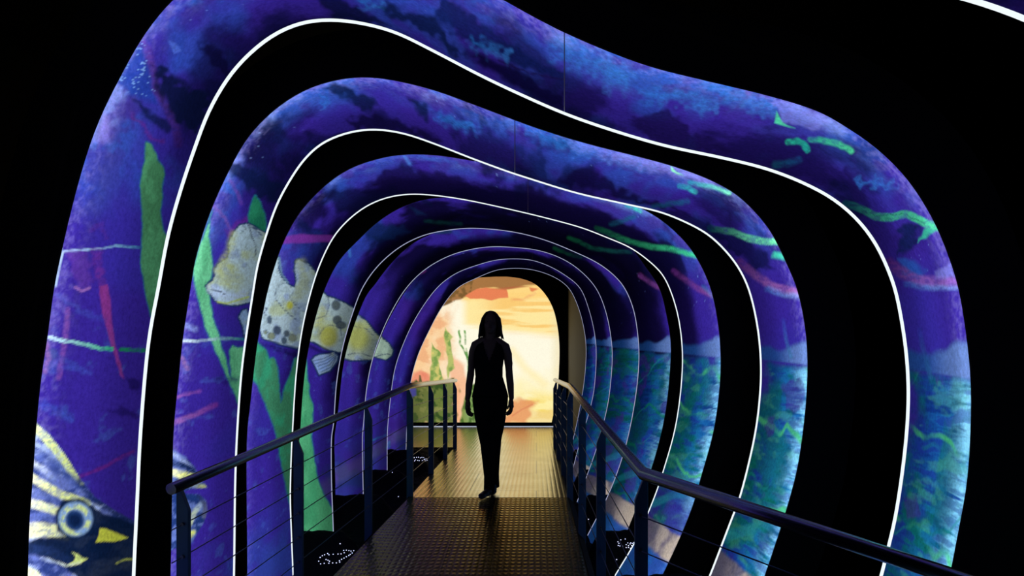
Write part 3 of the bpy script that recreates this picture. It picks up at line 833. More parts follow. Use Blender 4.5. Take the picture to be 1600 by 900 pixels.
def solid_band(name, loops):
    """Closed profile swept along the arch: loops = list of (P, Y) in order round the section."""
    n = len(loops[0][0])
    V, Fc = [], []
    for P, Y in loops:
        V += [(p[0], Y, p[1]) for p in P]
    m = len(loops)
    for j in range(m):
        a, b = j * n, ((j + 1) % m) * n
        Fc += [(a + k, a + k + 1, b + k + 1, b + k) for k in range(n - 1)]
    Fc.append(tuple(j * n for j in range(m)))
    Fc.append(tuple(j * n + n - 1 for j in range(m))[::-1])
    me = mesh(name, V, Fc)
    bm = bmesh.new(); bm.from_mesh(me); bmesh.ops.recalc_face_normals(bm, faces=bm.faces); bm.to_mesh(me); bm.free()
    return me


ARCH_LABEL = {
 0: 'nearest lit arch, only its white edge and violet print showing at top right corner',
 1: 'largest lit arch with a striped fish head and big eye painted at its left foot',
 2: 'lit arch bearing a long pale weed and the yellow-grey tail fin of a painted fish',
 3: 'lit arch bearing the spotted middle of a painted fish above forked green weed',
 4: 'lit arch bearing the painted fish flank with a ribbed blue fin and tall green blade',
 5: 'narrow lit arch bearing the plain yellowish cheek of the painted fish on its left side',
 6: 'narrow lit arch bearing only the blunt snout tip of the painted fish',
 7: 'innermost and smallest lit arch, plain violet on the left, framing the orange mural',
}


def interp_end(P, end):
    return P[0 if end == 0 else -1]


for i in (1, 2, 3, 4, 5, 6, 7, 0):
    Pn, Pf = RIMS[i]
    root = thing('light_arch', ARCH_LABEL[i], 'lit arch', (float(Pn[:, 0].mean()), YN[i], float(min(Pn[:, 1].min(), Pf[:, 1].min()))), 'illuminated printed arches')
    yn, yf = YN[i], YF[i]
    arc = np.linalg.norm(np.diff(Pn, axis=0), axis=1).sum() * F / yn
    step = 2.4 if i in (1, 2, 3) else (1.7 if i else 14)
    ns = int(arc / step)
    nt_ = int({1: 170, 2: 100, 3: 75, 4: 60, 5: 45, 6: 40, 7: 32, 0: 100}[i] / step) + 4
    xs_n = (SEAM_U[i] - U0) / F * yn
    xs_f = (SEAM_U[i] - U0) / F * yf
    (A1, A2), (B1, B2) = split_at(Pn, xs_n), split_at(Pf, xs_f)
    ks = int(ns * .5)
    A = np.vstack([resample(A1, ks + 1)[:-1], resample(A2, ns - ks)])
    B = np.vstack([resample(B1, ks + 1)[:-1], resample(B2, ns - ks)])
    t = np.linspace(0, 1, nt_)
    V = np.zeros((ns, nt_, 3))
    V[:, :, 0] = A[:, None, 0] * (1 - t) + B[:, None, 0] * t
    V[:, :, 2] = A[:, None, 1] * (1 - t) + B[:, None, 1] * t
    V[:, :, 1] = yn + (yf - yn) * t
    X, Y, Z = V[..., 0].ravel(), V[..., 1].ravel(), V[..., 2].ravel()
    u, v = U0 + X / Y * F, V0 + (H - Z) / Y * F
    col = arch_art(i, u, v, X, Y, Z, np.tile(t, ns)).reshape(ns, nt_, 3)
    # two printed films meet at the crown
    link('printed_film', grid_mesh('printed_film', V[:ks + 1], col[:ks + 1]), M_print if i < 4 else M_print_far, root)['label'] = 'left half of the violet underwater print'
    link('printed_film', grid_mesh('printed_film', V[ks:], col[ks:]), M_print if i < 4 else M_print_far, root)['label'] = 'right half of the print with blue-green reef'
    # seam bar between the films
    a, b = Vector(V[ks, 0]), Vector(V[ks, -1])
    bm = bmesh.new()
    add_tube(bm, [a, b], 0.0022 if i < 3 else .0012, 6)
    link('film_seam', bm_mesh('film_seam', bm), M_seam if i < 4 else M_housing, root)
    # black casing: front flange, outer skin, back flange
    n = 220
    a_, b_ = resample(Pn, n), resample(Pf, n)
    T = 0.24 if i else 0.12
    w = 0.012
    loops = [(offset(a_, -.0015), yn - .012), (offset(a_, T), yn - .012), (offset(b_, T), yf + .03), (offset(b_, .004), yf + .03),
             (offset(b_, .004), yf + .014), (offset(b_, T - w), yf + .014), (offset(a_, T - w), yn), (offset(a_, -.0015), yn)]
    link('casing', solid_band('casing', loops), M_housing, root)
    # bright edge profile along the far rim
    e = {0: .0095, 1: .0085, 2: .0066, 3: .005}.get(i, .0042)
    loops = [(offset(b_, -e), yf), (offset(b_, .003), yf), (offset(b_, .003), yf + .012), (offset(b_, -e), yf + .012)]
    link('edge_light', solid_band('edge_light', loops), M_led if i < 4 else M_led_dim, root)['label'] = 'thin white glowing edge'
    # lamp tube inside the casing, behind the front margin of the film
    c = resample(Pn, 90)
    g = resample(Pf, 90)
    q = c * .97 + g * .03
    q = offset(q, .065 if i < 4 else .06)
    bm = bmesh.new()
    add_tube(bm, [(p[0], yn + .022, p[1]) for p in q], .009 if i < 3 else (.007 if i == 3 else .0045), 5)
    link('lamp_tube', bm_mesh('lamp_tube', bm), M_tube, root)
    # second, softer tube deeper in the casing
    q = offset(c * .62 + g * .38, .165 if i else .085)
    bm = bmesh.new()
    add_tube(bm, [(p[0], yn + .38 * (yf - yn), p[1]) for p in q], .009, 5)
    link('lamp_tube', bm_mesh('lamp_tube', bm), M_tube_soft, root)

# ------------------------------------------------------------------ setting
def box_obj(name, c, s, mat, kind='structure'):
    bm = bmesh.new(); add_box(bm, c, s)
    o = link(name, bm_mesh(name, bm), mat)
    if kind: o['kind'] = kind
    return o


YE = 12.95
box_obj('floor', (0, 5.5, -1.05), (9.4, 16.4, .1), M_black)
box_obj('ceiling', (0, 5.5, 4.05), (9.4, 16.4, .1), M_black)
box_obj('wall_left', (-4.65, 5.5, 1.5), (.1, 16.4, 5.0), M_black)
box_obj('wall_right', (4.65, 5.5, 1.5), (.1, 16.4, 5.0), M_black)
box_obj('wall_back', (0, YE + .1, 1.5), (9.2, .2, 5.0), M_black)
box_obj('wall_front', (0, -2.65, 1.5), (9.2, .1, 5.0), M_black)
bm = bmesh.new()
V = [(.64, YE - .004, -.02), (.76, 9.06, -.02), (.84, 9.06, -.02), (.72, YE - .004, -.02)]
lo = [bm.verts.new(p) for p in V]; hi = [bm.verts.new((p[0], p[1], 3.9)) for p in V]
bm.faces.new(lo[::-1]); bm.faces.new(hi)
for k in range(4): bm.faces.new((lo[k], lo[(k + 1) % 4], hi[(k + 1) % 4], hi[k]))
props(link('wall_passage', bm_mesh('wall_passage', bm), M_wall), kind='structure')

# ------------------------------------------------------------------ walkway: flat landing and ramp
SL = 0.125                                            # ramp slope
YB = 5.68


def ramp_z(Y):
    return 0.0 if Y >= YB else -(YB - Y) * SL


wk = thing('walkway', 'studded metal walkway running up to the orange mural', 'walkway', (-.43, 4, -.6))


def slab(name, top, thick, mat, parent):
    bm = bmesh.new()
    hi = [bm.verts.new(p) for p in top]
    lo = [bm.verts.new((p[0], p[1], p[2] - thick)) for p in top]
    bm.faces.new(hi); bm.faces.new(lo[::-1])
    n = len(top)
    for k in range(n): bm.faces.new((hi[k], lo[k], lo[(k + 1) % n], hi[(k + 1) % n]))
    return link(name, bm_mesh(name, bm), mat, parent)


slab('landing_deck', [(-1.13, YB, 0), (.275, YB, 0), (.275, 9.42, 0), (.635, 9.42, 0), (.635, YE - .01, 0), (-3.0, YE - .01, 0), (-3.0, 9.42, 0), (-1.2, 9.42, 0)], .06, M_deck, wk)
slab('ramp_deck', [(-1.52, 2.2, ramp_z(2.2)), (.40, 2.2, ramp_z(2.2)), (.28, YB - .002, -.0005), (-1.13, YB - .002, -.0005)], .06, M_deck, wk)
for xa, xb in ((-1.535, -1.14), (.41, .285)):
    bm = bmesh.new()
    for (x0, y0, z0), (x1, y1, z1) in (((xa, 2.2, ramp_z(2.2)), (xb, YB, 0)), ((xb, YB, 0), (-1.215 if xb < 0 else .285, 9.42, 0))):
        add_tube(bm, [(x0, y0, z0 - .05), (x1, y1, z1 - .05)], .05, 4)
    link('edge_beam', bm_mesh('edge_beam', bm), M_housing, wk)
for y in (3.2, 4.6, 6.2, 7.8, 9.3, 11.2, 12.6):
    bm = bmesh.new()
    zt = ramp_z(y) - .065
    add_box(bm, (-.43, y, zt - .05), (1.3, .08, .1))
    for x in (-.98, .13): add_box(bm, (x, y, (zt - 1.0) / 2), (.08, .08, zt + 1.0))
    link('trestle', bm_mesh('trestle', bm), M_housing, wk)

# ------------------------------------------------------------------ gravel beds
def clampi(x, a, b): return max(a, min(b, x))


RG = [(3.2, -.5), (4.17, -.205), (5.13, -.155), (6.13, -.065), (7.13, .02), (8.22, .112), (9.25, .0)]
DIP = [(3.2, -.52), (4.4, -.52), (5.5, -.42), (6.5, -.32), (7.5, -.22), (8.8, -.06), (9.4, -.02)]


def ground(X, Y):
    X, Y = np.asarray(X, float), np.asarray(Y, float)
    base = np.interp(Y, [p[0] for p in DIP], [p[1] for p in DIP])
    rid = np.zeros_like(Y)
    for y, z in RG[1:-1]:
        w = np.where(Y < y, .17, .10)
        if y < 5: z = np.where(X < 0, -.36, z)
        b = np.interp(y, [p[0] for p in DIP], [p[1] for p in DIP])
        rid = np.maximum(rid, (z - b) * np.exp(-((Y - y) / w) ** 2))
    xl = np.interp(Y, [2.2, YB, 9.4], [-1.54, -1.15, -1.22])
    xr = np.interp(Y, [2.2, YB, 9.4], [.42, .29, .29])
    dist = np.maximum(xl - X, X - xr)                  # metres out from the walkway edge
    k = sstep(.06, .38, dist)
    k = np.where(X > xr, sstep(.03, .22, dist), k)
    deck = np.where(Y < YB, -(YB - Y) * SL, 0)
    inner = np.minimum(base, deck - .20)
    z = inner + (base + rid - inner) * k
    n = fbm(X * 14, Y * 14, X * 0, 3) - .5
    return z + n * .035


gx = np.linspace(-3.2, 2.6, 330); gy = np.linspace(2.2, 9.41, 420)
GX, GY = np.meshgrid(gx, gy, indexing='ij')
GZ = ground(GX, GY)
keep = ~((GX > -1.13) & (GX < .27) & (GY > 2.0))
V = np.stack([GX, GY, GZ], -1).reshape(-1, 3)
idx = np.arange(len(V)).reshape(GX.shape)
q = np.stack([idx[:-1, :-1], idx[1:, :-1], idx[1:, 1:], idx[:-1, 1:]], -1)
kk = keep[:-1, :-1] & keep[1:, :-1] & keep[1:, 1:] & keep[:-1, 1:]
q = q[kk]
gm = mesh('gravel_bed', V, q)
bm = bmesh.new(); bm.from_mesh(gm)
bmesh.ops.delete(bm, geom=[w for w in bm.verts if not w.link_faces], context='VERTS')
bm.to_mesh(gm); bm.free()
props(link('gravel_bed', gm, M_gravel), 'bed of dark crushed gravel on both sides of the walkway under the arches', 'gravel', kind='stuff')


def ground_hit(u, v):
    Y = np.linspace(2.6, 9.4, 3000)
    X = (u - U0) / F * Y
    z = H - (v - V0) / F * Y
    k = np.where(z < ground(X, Y))[0]
    k = k[0] if len(k) else len(Y) - 1
    return X[k], Y[k], float(ground(X[k], Y[k]))


def led_shape(px, label, r):
    P = [ground_hit(*p) for p in px]
    c = np.mean(P, 0)
    root = thing('ground_light_outline', label, 'ground lights', tuple(map(float, c)), 'dotted light outlines in the gravel')
    proto = None
    for p in P:
        if proto is None:
            bm = bmesh.new(); add_ball(bm, (0, 0, 0), (r, r, r * .8), 2)
            proto = bm_mesh('bulb', bm, True)
        o = link('bulb', proto, M_dot, root)
        o.location = Vector(p) + Vector((0, 0, r * .5)) - Vector(root.location)
    bm = bmesh.new()
    add_tube(bm, [(p[0], p[1], p[2] + .001) for p in P], r * .28, 5)
    link('wire', bm_mesh('wire', bm), M_housing, root)


S = lambda x, y: (460 + x / 10, 820 + y / 10)
led_shape([S(*p) for p in ((380,578),(402,515),(436,492),(472,475),(520,462),(540,480),(606,470),(682,462),(730,460),(778,442),(770,412),(812,404),(852,412),(884,420),(926,412),(988,415),(952,440),(902,446),(872,468),(850,485),(812,510),(776,532),(738,550),(704,572),(708,590),(656,606),(598,606),(538,606),(548,580),(524,566),(494,556),(466,612),(410,616))],
          'fish-shaped outline of tiny white lights in the near left gravel', .0044)
R2 = lambda x, y: (640 + x / 6.667, 600 + y / 6.667)
led_shape([R2(*p) for p in ((15,796),(30,785),(48,772),(60,795),(72,768),(92,766),(112,774),(128,768),(146,770),(160,785),(178,782),(182,798),(165,802),(150,792),(132,800),(100,803),(84,800),(52,805))],
          'small cluster outline of tiny white lights far down the left gravel', .0058)
R3 = lambda x, y: (800 + x / 4, 675 + y / 4)
led_shape([R3(*p) for p in ((662,690),(680,678),(708,672),(668,700),(664,712),(674,714),(690,718),(714,724),(714,708),(724,698),(728,712),(738,704),(742,696),(748,712),(752,700),(762,694),(764,704),(754,718),(740,730),(728,724))],
          'curled outline of tiny white lights in the right gravel beside the railing', .0042)
for u, v, lab in ((531.5, 850.5, 'single tiny white light in left gravel just above the fish-shaped outline'),
                  (461.5, 850, 'single tiny white light in gravel left of the fish-shaped outline'),
                  (622.5, 776.5, 'single tiny white light in left gravel between the outlines, nearer the walkway'),
                  (613, 738.5, 'single tiny white light in left gravel close to the far cluster'),
                  (919.5, 812, 'single tiny white light in right gravel near the walkway edge'),
                  (963.5, 875.5, 'single tiny white light in right gravel below the curled outline'),
                  (966.5, 827.5, 'single tiny faint light in right gravel above the curled outline')):
    p = ground_hit(u, v)
    bm = bmesh.new(); add_ball(bm, (0, 0, 0), (.0045, .0045, .0038), 2)
    o = props(link('ground_light', bm_mesh('ground_light', bm, True), M_dot), lab, 'ground light', 'single lights in the gravel')
    o.location = (p[0], p[1], p[2] + .003)

# ------------------------------------------------------------------ railings
RR = 0.027


def railing(label, line, posts, inner, clips):
    """line: rail centre points; posts: indices/points where posts stand; inner: +1 or -1 side facing the walkway."""
    root = thing('railing', label, 'railing', (posts[0][0], posts[0][1], posts[0][2] - 1.0))
    L = [Vector(p) for p in line]
    bm = bmesh.new(); add_tube(bm, L, RR, 20)
    for e in bm.edges:
        p_, q_ = e.verts
        if any((w.co - m).length < RR * 1.6 for m in L for w in (p_,)) and any((q_.co - m).length < RR * 1.6 for m in L): e.smooth = False
    link('top_rail', bm_mesh('top_rail', bm, False), M_steel, root)
    for f in root.children[0].data.polygons: f.use_smooth = len(f.vertices) == 4
    W, D = .056, .026
    for (x, y, z) in posts:
        top = z - RR + .004
        bot = ramp_z(y) - .16
        bm = bmesh.new()
        ch = .10
        x_in, x_out = x + inner * W / 2, x - inner * W / 2
        prof = [(x_out, bot), (x_in, bot), (x_in, top - ch), (x_out + inner * .018, top), (x_out, top)]
        a = [bm.verts.new((px, y - D / 2, pz)) for px, pz in prof]
        b = [bm.verts.new((px, y + D / 2, pz)) for px, pz in prof]
        bm.faces.new(a); bm.faces.new(b[::-1])
        for k in range(5): bm.faces.new((a[k], b[k], b[(k + 1) % 5], a[(k + 1) % 5]))
        bmesh.ops.recalc_face_normals(bm, faces=bm.faces)
        bmesh.ops.bevel(bm, geom=[e for e in bm.edges], offset=.002, segments=1, affect='EDGES')
        po = link('post', bm_mesh('post', bm), M_post, root)
        for d in clips:
            zz = z - d
            if zz < bot + .05: continue
            bm = bmesh.new()
            add_tube(bm, [(x + inner * .004, y - D / 2 - .012, zz), (x + inner * .004, y + D / 2 + .012, zz)], .0085, 10)
            link('cable_clip', bm_mesh('cable_clip', bm), M_cable, po)
    for d in clips:
        bm = bmesh.new()
        add_tube(bm, [(p.x + inner * .004, p.y, p.z - d) for p in L], .0028, 6)
        link('cable', bm_mesh('cable', bm), M_cable, root)
    return root


def on(a, b, Y):
    t = (Y - a[1]) / (b[1] - a[1])
    return tuple(a[k] + (b[k] - a[k]) * t for k in range(3))


LA, LB, LC = wpt(267, 764.5, 2.90), wpt(640, 603, 5.72), wpt(712, 594.5, 9.40)
la = tuple(LA[k] + (LB[k] - LA[k]) * .028 for k in range(3))
railing('long railing left of the walkway with a round end cap and dark posts', [LA, LB, LC],
        [la, on(LA, LB, 3.94), on(LA, LB, 4.90), (LB[0], LB[1] + .02, LB[2])] + [on(LB, LC, y) for y in (7.0, 8.2, 9.3)], 1,
        (.185, .335, .485, .635, .785))
RA, RB, RC = wpt(867, 593.5, 9.40), wpt(891, 604, 5.72), wpt(1005, 740, 2.75)
RD = wpt(1485, 900, 2.02)
RE = tuple(RC[k] + (RD[k] - RC[k]) * 1.35 for k in range(3))
railing('railing right of the walkway that turns outward to the lower right corner', [RA, RB, RC, RE],
        [(RC[0] - .004, RC[1] + .03, RC[2] + .002)] + [on(RB, RC, 3.93), on(RB, RC, 4.86), (RB[0] - .004, RB[1] - .02, RB[2])] + [on(RB, RA, y) for y in (6.9, 8.1, 9.3)], -1,
        (.185, .335, .485, .635, .785))

# ------------------------------------------------------------------ mural on the end wall
YM = YE - .05
right = [(862,660),(866,640),(871,610),(873.5,575),(874,540),(871,510),(864,482),(852,460),(836,444),(815,435.5),(790,432)]
left = [(622,660),(622,640),(624,600),(629,560),(638,523),(650,497),(666,474),(690,452),(718,440),(750,433.5),(790,432)]
rr, ll = spline(right, 300), spline(left, 300)
vs = np.linspace(432.3, 660, 190)
ur = np.interp(vs, rr[::-1, 1], rr[::-1, 0]); ul = np.interp(vs, ll[::-1, 1], ll[::-1, 0])
tt = np.linspace(0, 1, 190)
MU = ul[:, None] * (1 - tt) + ur[:, None] * tt
MV = np.repeat(vs[:, None], 190, 1)
u, v = MU.ravel(), MV.ravel()
cv = Canvas(u, v, (255, 250, 226))
zz = u * 0
st = fbm(u / 60, v / 5, zz + 3, 4)
n = fbm(u / 24, v / 24, zz, 4)
cv.mix(sstep(728, 672, u + (n - .5) * 70) * .95, (250, 204, 148))
cv.mix(sstep(726, 668, u + (n - .5) * 60) * sstep(.45, .62, fbm(u / 13, v / 13, zz + 5)) * .8, (238, 172, 124))
cv.mix(sstep(716, 735, u) * sstep(524, 508, v - (u - 800) * .12 + (st - .5) * 14) * 1.0, (255, 232, 160))
cv.mix(sstep(735, 790, u) * sstep(528, 505, v - (u - 800) * .12) * sstep(.42, .6, st) * .9, (250, 200, 112))
cv.mix(sstep(474, 462, v + (n - .5) * 20) * .9, (255, 214, 128))
cv.mix(sstep(855, 874, u) * .6, (240, 224, 176))
cv.mix(sstep(572, 640, v + (n - .5) * 40) * sstep(770, 800, u) * .85, (255, 238, 150))
cv.mix(sstep(604, 636, v - (u - 830) * .15) * sstep(.42, .58, fbm(u / 45, v / 12, zz + 9)) * sstep(800, 830, u) * .9, (246, 214, 92))
cv.line([(800,548),(820,575),(850,600)], 12, (255, 236, 170), None, 6, .6)
cv.poly([(780,664),(786,650),(800,630),(815,624),(838,628),(832,640),(826,664)], (232, 152, 100), 5, .9, wob=5)
cv.poly([(826,664),(834,640),(866,640),(864,664)], (240, 210, 150), 6, .6, wob=5)
cv.line([(800,650),(815,640),(832,632)], 2, (214, 116, 84), None, 1, .6)
cv.poly([(672,482),(690,462),(706,448),(748,428),(790,426),(820,430),(845,446),(820,446),(795,452),(770,449),(750,450),(734,462),(712,470),(700,474),(694,478)], (160, 108, 62), 1.5, .95, wob=1.2)
cv.mix((1 - sstep(-1, 1, poly_sd(u, v, [(672,482),(706,448),(740,434),(735,462),(712,470),(694,478)]))) * sstep(.4, .6, fbm(u / 6, v / 6, zz)) * .8, (110, 84, 44))
cv.poly([(727,463),(734,458),(745,451),(758,449),(772,451),(792,452),(794,465),(780,466),(768,469),(750,466),(735,467)], (232, 130, 86), 1, wob=.8)
cv.poly([(768,451),(790,449),(815,447),(832,447),(810,450),(790,453)], (180, 100, 64), 1.2, .85)
cv.poly([(827,449),(842,451),(832,456),(829,455)], (226, 122, 76), 1, .9)
cv.line([(800,468),(818,468),(830,461),(836,458)], 4, (240, 166, 100), (246, 190, 130), 2, .8, wob=.8)
cv.poly([(640,600),(646,582),(656,577),(668,585),(678,592),(670,606),(648,612)], (232, 120, 100), 4, .75, wob=4)
cv.poly([(696,560),(712,556),(726,570),(732,600),(730,664),(700,664),(704,600)], (246, 176, 132), 5, .8, wob=5)
cv.poly([(652,476),(672,470),(680,500),(664,520)], (240, 176, 130), 8, .6, wob=6)
# weeds
for pts in ([(675,536),(681,546),(689,552),(688,558),(684,564),(686,572),(689,580),(692,592),(694,640),(690,664),(670,664),(672,610),(673,572),(674,554)],
            [(696,511),(701,519),(708,526),(704,531),(704,540),(706,548),(709,560),(708,568),(711,576),(703,581),(701,590),(699,592),(698,575),(699,560),(697,540),(695,525)]):
    m = cv.poly(pts, (178, 190, 104), 1, .95, wob=1.5)
    cv.mix(m * sstep(.46, .66, fbm(u / 8, v / 8, zz + 2)) * .85, (104, 146, 70))
    cv.mix(m * sstep(.55, .66, fbm(u / 9 + 30, v / 12, zz + 2)) * .8, (226, 206, 120))
for pts, w in (([(717.5,517),(719,528),(719,537),(724,545),(729,556),(732,575),(731,592),(735,640)], 3.2), ([(726,517),(727,528),(727,537)], 2.6), ([(729,545),(731,560),(733,580)], 2.6)):
    cv.line(pts, w, (96, 160, 70), (74, 130, 60), .8, .95, wob=.8)
m = cv.poly([(618,606),(641,602),(650,594),(662,600),(676,598),(692,596),(712,592),(716,604),(711,628),(713,664),(618,664)], (98, 116, 54), 2.5, .95, wob=6)
cv.mix(m * sstep(.44, .58, fbm(u / 9, v / 9, zz + 12)), (52, 78, 36))
cv.mix(m * sstep(.58, .70, fbm(u / 12 + 5, v / 10, zz + 22)) * .7, (150, 150, 84))
cv.mix(m * sstep(690, 645, u) * .45, (66, 74, 40))
cv.poly([(636,606),(650,604),(650,618),(642,622)], (70, 64, 150), 2, .8, wob=1.2)
cv.poly([(655,586),(657,586),(660,598),(654,600)], (50, 80, 40), 1, .9)
m = cv.poly([(718,664),(722,640),(726,622),(734,604),(742,600),(746,640),(748,664)], (110, 146, 62), 2, .9, wob=1.2)
cv.mix(m * sstep(.45, .6, fbm(u / 7, v / 9, zz + 15)), (70, 104, 44))
cv.line([(715,600),(716,630),(716,655)], 5, (250, 180, 130), None, 2, .8, wob=.8)
W3 = lambda a, b, y: np.stack([(a - U0) / F * y, a * 0 + y, H - (b - V0) / F * y], -1)
root = thing('backlit_mural', 'glowing orange and cream underwater mural on the black end wall', 'mural', (-1.1, YM, .1))
link('printed_sheet', grid_mesh('printed_sheet', W3(MU, MV, YM), cv.c.reshape(190, 190, 3)), M_mural, root)
edge = np.vstack([rr, ll[::-1]])
E = W3(edge[:, 0], edge[:, 1], YM)
bm = bmesh.new()
f_ = [bm.verts.new((p[0], YM + .004, p[2])) for p in E[::4]]
b_ = [bm.verts.new((p[0], YE - .001, p[2])) for p in E[::4]]
for k in range(len(f_)):
    bm.faces.new((f_[k], f_[(k + 1) % len(f_)], b_[(k + 1) % len(f_)], b_[k]))
link('light_box', bm_mesh('light_box', bm), M_housing, root)
bm = bmesh.new(); add_box(bm, (-1.2, YE - .022, .042), (3.2, .040, .084))
link('plinth', bm_mesh('plinth', bm), M_housing, root)
# light line at the foot of the end wall
bm = bmesh.new(); add_box(bm, (-1.15, YE - .056, .008), (3.5, .024, .011))
props(link('light_bar', bm_mesh('light_bar', bm), M_base), 'thin blue-white light bar along the floor below the mural', 'light')

# ------------------------------------------------------------------ the walking woman
PX, PY = -.427, 5.83
S_ = 171.5
SX = lambda u: (u - 765) / S_
SZ = lambda v: (772 - v) / S_
person = thing('person', 'woman with long hair in sleeveless black top and trousers, walking in silhouette', 'person', (PX, PY, 0))


def place(o):
    o.location = (0, 0, 0)
    return o


def remeshed(name, bm, mat, voxel, smooth_it=4, parent=person, label=None):
    me = bm_mesh(name, bm)
    o = bpy.data.objects.new(name, me); C.objects.link(o)
    r = o.modifiers.new('r', 'REMESH'); r.mode = 'VOXEL'; r.voxel_size = voxel; r.use_smooth_shade = True
    s = o.modifiers.new('s', 'SMOOTH'); s.factor = .5; s.iterations = smooth_it
    dg = bpy.context.evaluated_depsgraph_get()
    m2 = bpy.data.meshes.new_from_object(o.evaluated_get(dg))
    m2.name = name
    bpy.data.objects.remove(o)
    m2.materials.clear(); m2.materials.append(mat)
    q = bpy.data.objects.new(name, m2); C.objects.link(q)
    q.parent = parent
    if label: q['label'] = label
    return q


# front of the figure looks towards -y
bm = bmesh.new()
# torso, neck
add_loft(bm, [(.0, .0, .80, .13, .085), (.004, .0, .92, .150, .095), (.0, .0, 1.02, .120, .085), (-.005, -.005, 1.10, .110, .078), (-.005, -.015, 1.22, .124, .095), (.0, -.005, 1.32, .135, .085), (.004, .0, 1.375, .125, .065), (.006, .0, 1.40, .075, .052)])
add_tube(bm, [(.006, .008, 1.36), (.008, .0, 1.44), (.010, -.006, 1.50)], [.054, .048, .050], 16)
# head: skull, jaw, brow, nose, lips, chin, ears
hc = (.012, -.012, 1.566)
add_ball(bm, (hc[0], hc[1] + .012, hc[2] + .010), (.072, .090, .093), 3)
add_ball(bm, (hc[0], hc[1] - .030, hc[2] - .040), (.054, .060, .068), 3)
add_ball(bm, (hc[0], hc[1] - .064, hc[2] - .092), (.022, .020, .016), 2)
add_tube(bm, [(hc[0], hc[1] - .084, hc[2] + .004), (hc[0], hc[1] - .098, hc[2] - .020), (hc[0], hc[1] - .106, hc[2] - .036)], [.008, .010, .013], 8)
add_ball(bm, (hc[0], hc[1] - .088, hc[2] - .060), (.022, .010, .006), 2)
add_ball(bm, (hc[0], hc[1] - .086, hc[2] - .069), (.019, .010, .006), 2)
for s in (-1, 1):
    add_ball(bm, (hc[0] + s * .030, hc[1] - .076, hc[2] + .016), (.022, .012, .008), 2)
    add_ball(bm, (hc[0] + s * .030, hc[1] - .074, hc[2] + .000), (.013, .009, .008), 2)
    add_ball(bm, (hc[0] + s * .074, hc[1] + .008, hc[2] - .012), (.010, .018, .030), 2)
    add_ball(bm, (hc[0] + s * .034, hc[1] - .058, hc[2] - .030), (.022, .022, .022), 2)
# arms
ARMS = {-1: [(-.060, .0, 1.385), (-.122, .0, 1.352), (-.146, .002, 1.29), (-.160, .008, 1.20), (-.172, .012, 1.09), (-.184, -.005, 1.00), (-.192, -.022, .90), (-.196, -.028, .868)],
        1: [(.070, .0, 1.380), (.140, .0, 1.336), (.164, .002, 1.27), (.174, .008, 1.19), (.180, .014, 1.09), (.190, .0, 1.00), (.198, -.014, .91), (.201, -.020, .878)]}
AR = [.050, .047, .043, .038, .034, .033, .026, .024]
for s in (-1, 1):
    add_tube(bm, ARMS[s], AR, 14)
    add_ball(bm, ARMS[s][1], .047, 3)
    add_ball(bm, ARMS[s][0], .05, 2)
    add_ball(bm, ARMS[s][4], .034, 2)
    wx, wy, wz = ARMS[s][-1]
    add_ball(bm, (wx, wy, wz), .024, 2)
    # palm seen edge-on to three quarters, fingers hanging half curled
    px, py, pz = wx - s * .004, wy - .006, wz - .050
    add_ball(bm, (px, py, pz), (.025, .036, .048), 3)
    add_ball(bm, (px + s * .004, py, pz - .026), (.024, .036, .026), 2)
    for k, (oy, ln, cu) in enumerate(((-.027, .072, .10), (-.009, .080, .16), (.009, .074, .24), (.025, .058, .34))):
        a = (px + s * (.012 - .006 * k), py + oy * .9, pz - .034)
        b = (a[0] - s * ln * cu * .35, a[1], a[2] - ln * .45)
        c = (b[0] - s * ln * (cu + .25) * .5, b[1] + .001, b[2] - ln * .32)
        d = (c[0] - s * ln * (cu + .35) * .5, c[1] + .002, c[2] - ln * .16)
        add_tube(bm, [a, b, c, d], [.0095, .0090, .0082, .0070], 8)
        for e, r_ in ((b, .0085), (c, .0078), (d, .0066)): add_ball(bm, e, r_, 1)
    a = (px - s * .002, py - .026, pz + .022)
    b = (px - s * .012, py - .046, pz - .004)
    c = (px - s * .022, py - .050, pz - .030)
    d = (px - s * .028, py - .046, pz - .048)
    add_tube(bm, [a, b, c, d], [.012, .0105, .0090, .0075], 8)
    for e, r_ in ((b, .0105), (c, .009), (d, .0075)): add_ball(bm, e, r_, 1)
# legs and feet (mostly inside the trousers)
LEGS = {-1: [(-.062, .0, .86), (-.044, -.01, .66), (-.018, -.035, .47), (-.006, -.055, .30), (.004, -.075, .12), (.004, -.08, .070)],
        1: [(.078, .0, .86), (.060, .01, .66), (.042, .01, .47), (.036, .05, .30), (.036, .10, .14), (.036, .11, .085)]}
for s in (-1, 1):
    add_tube(bm, LEGS[s], [.080, .062, .044, .040, .028, .026], 14)
    add_ball(bm, LEGS[s][0], .080, 2)
    ax, ay, az = LEGS[s][-1]
    toe = (ax - .045, ay - .12, .022) if s < 0 else (ax, ay - .115, .022)
    add_tube(bm, [(ax, ay + .014, az - .02), (ax - .004, ay - .05, az - .035), toe], [.030, .028, .016], 10)
body = remeshed('body', bm, M_skin, .0048, 3)

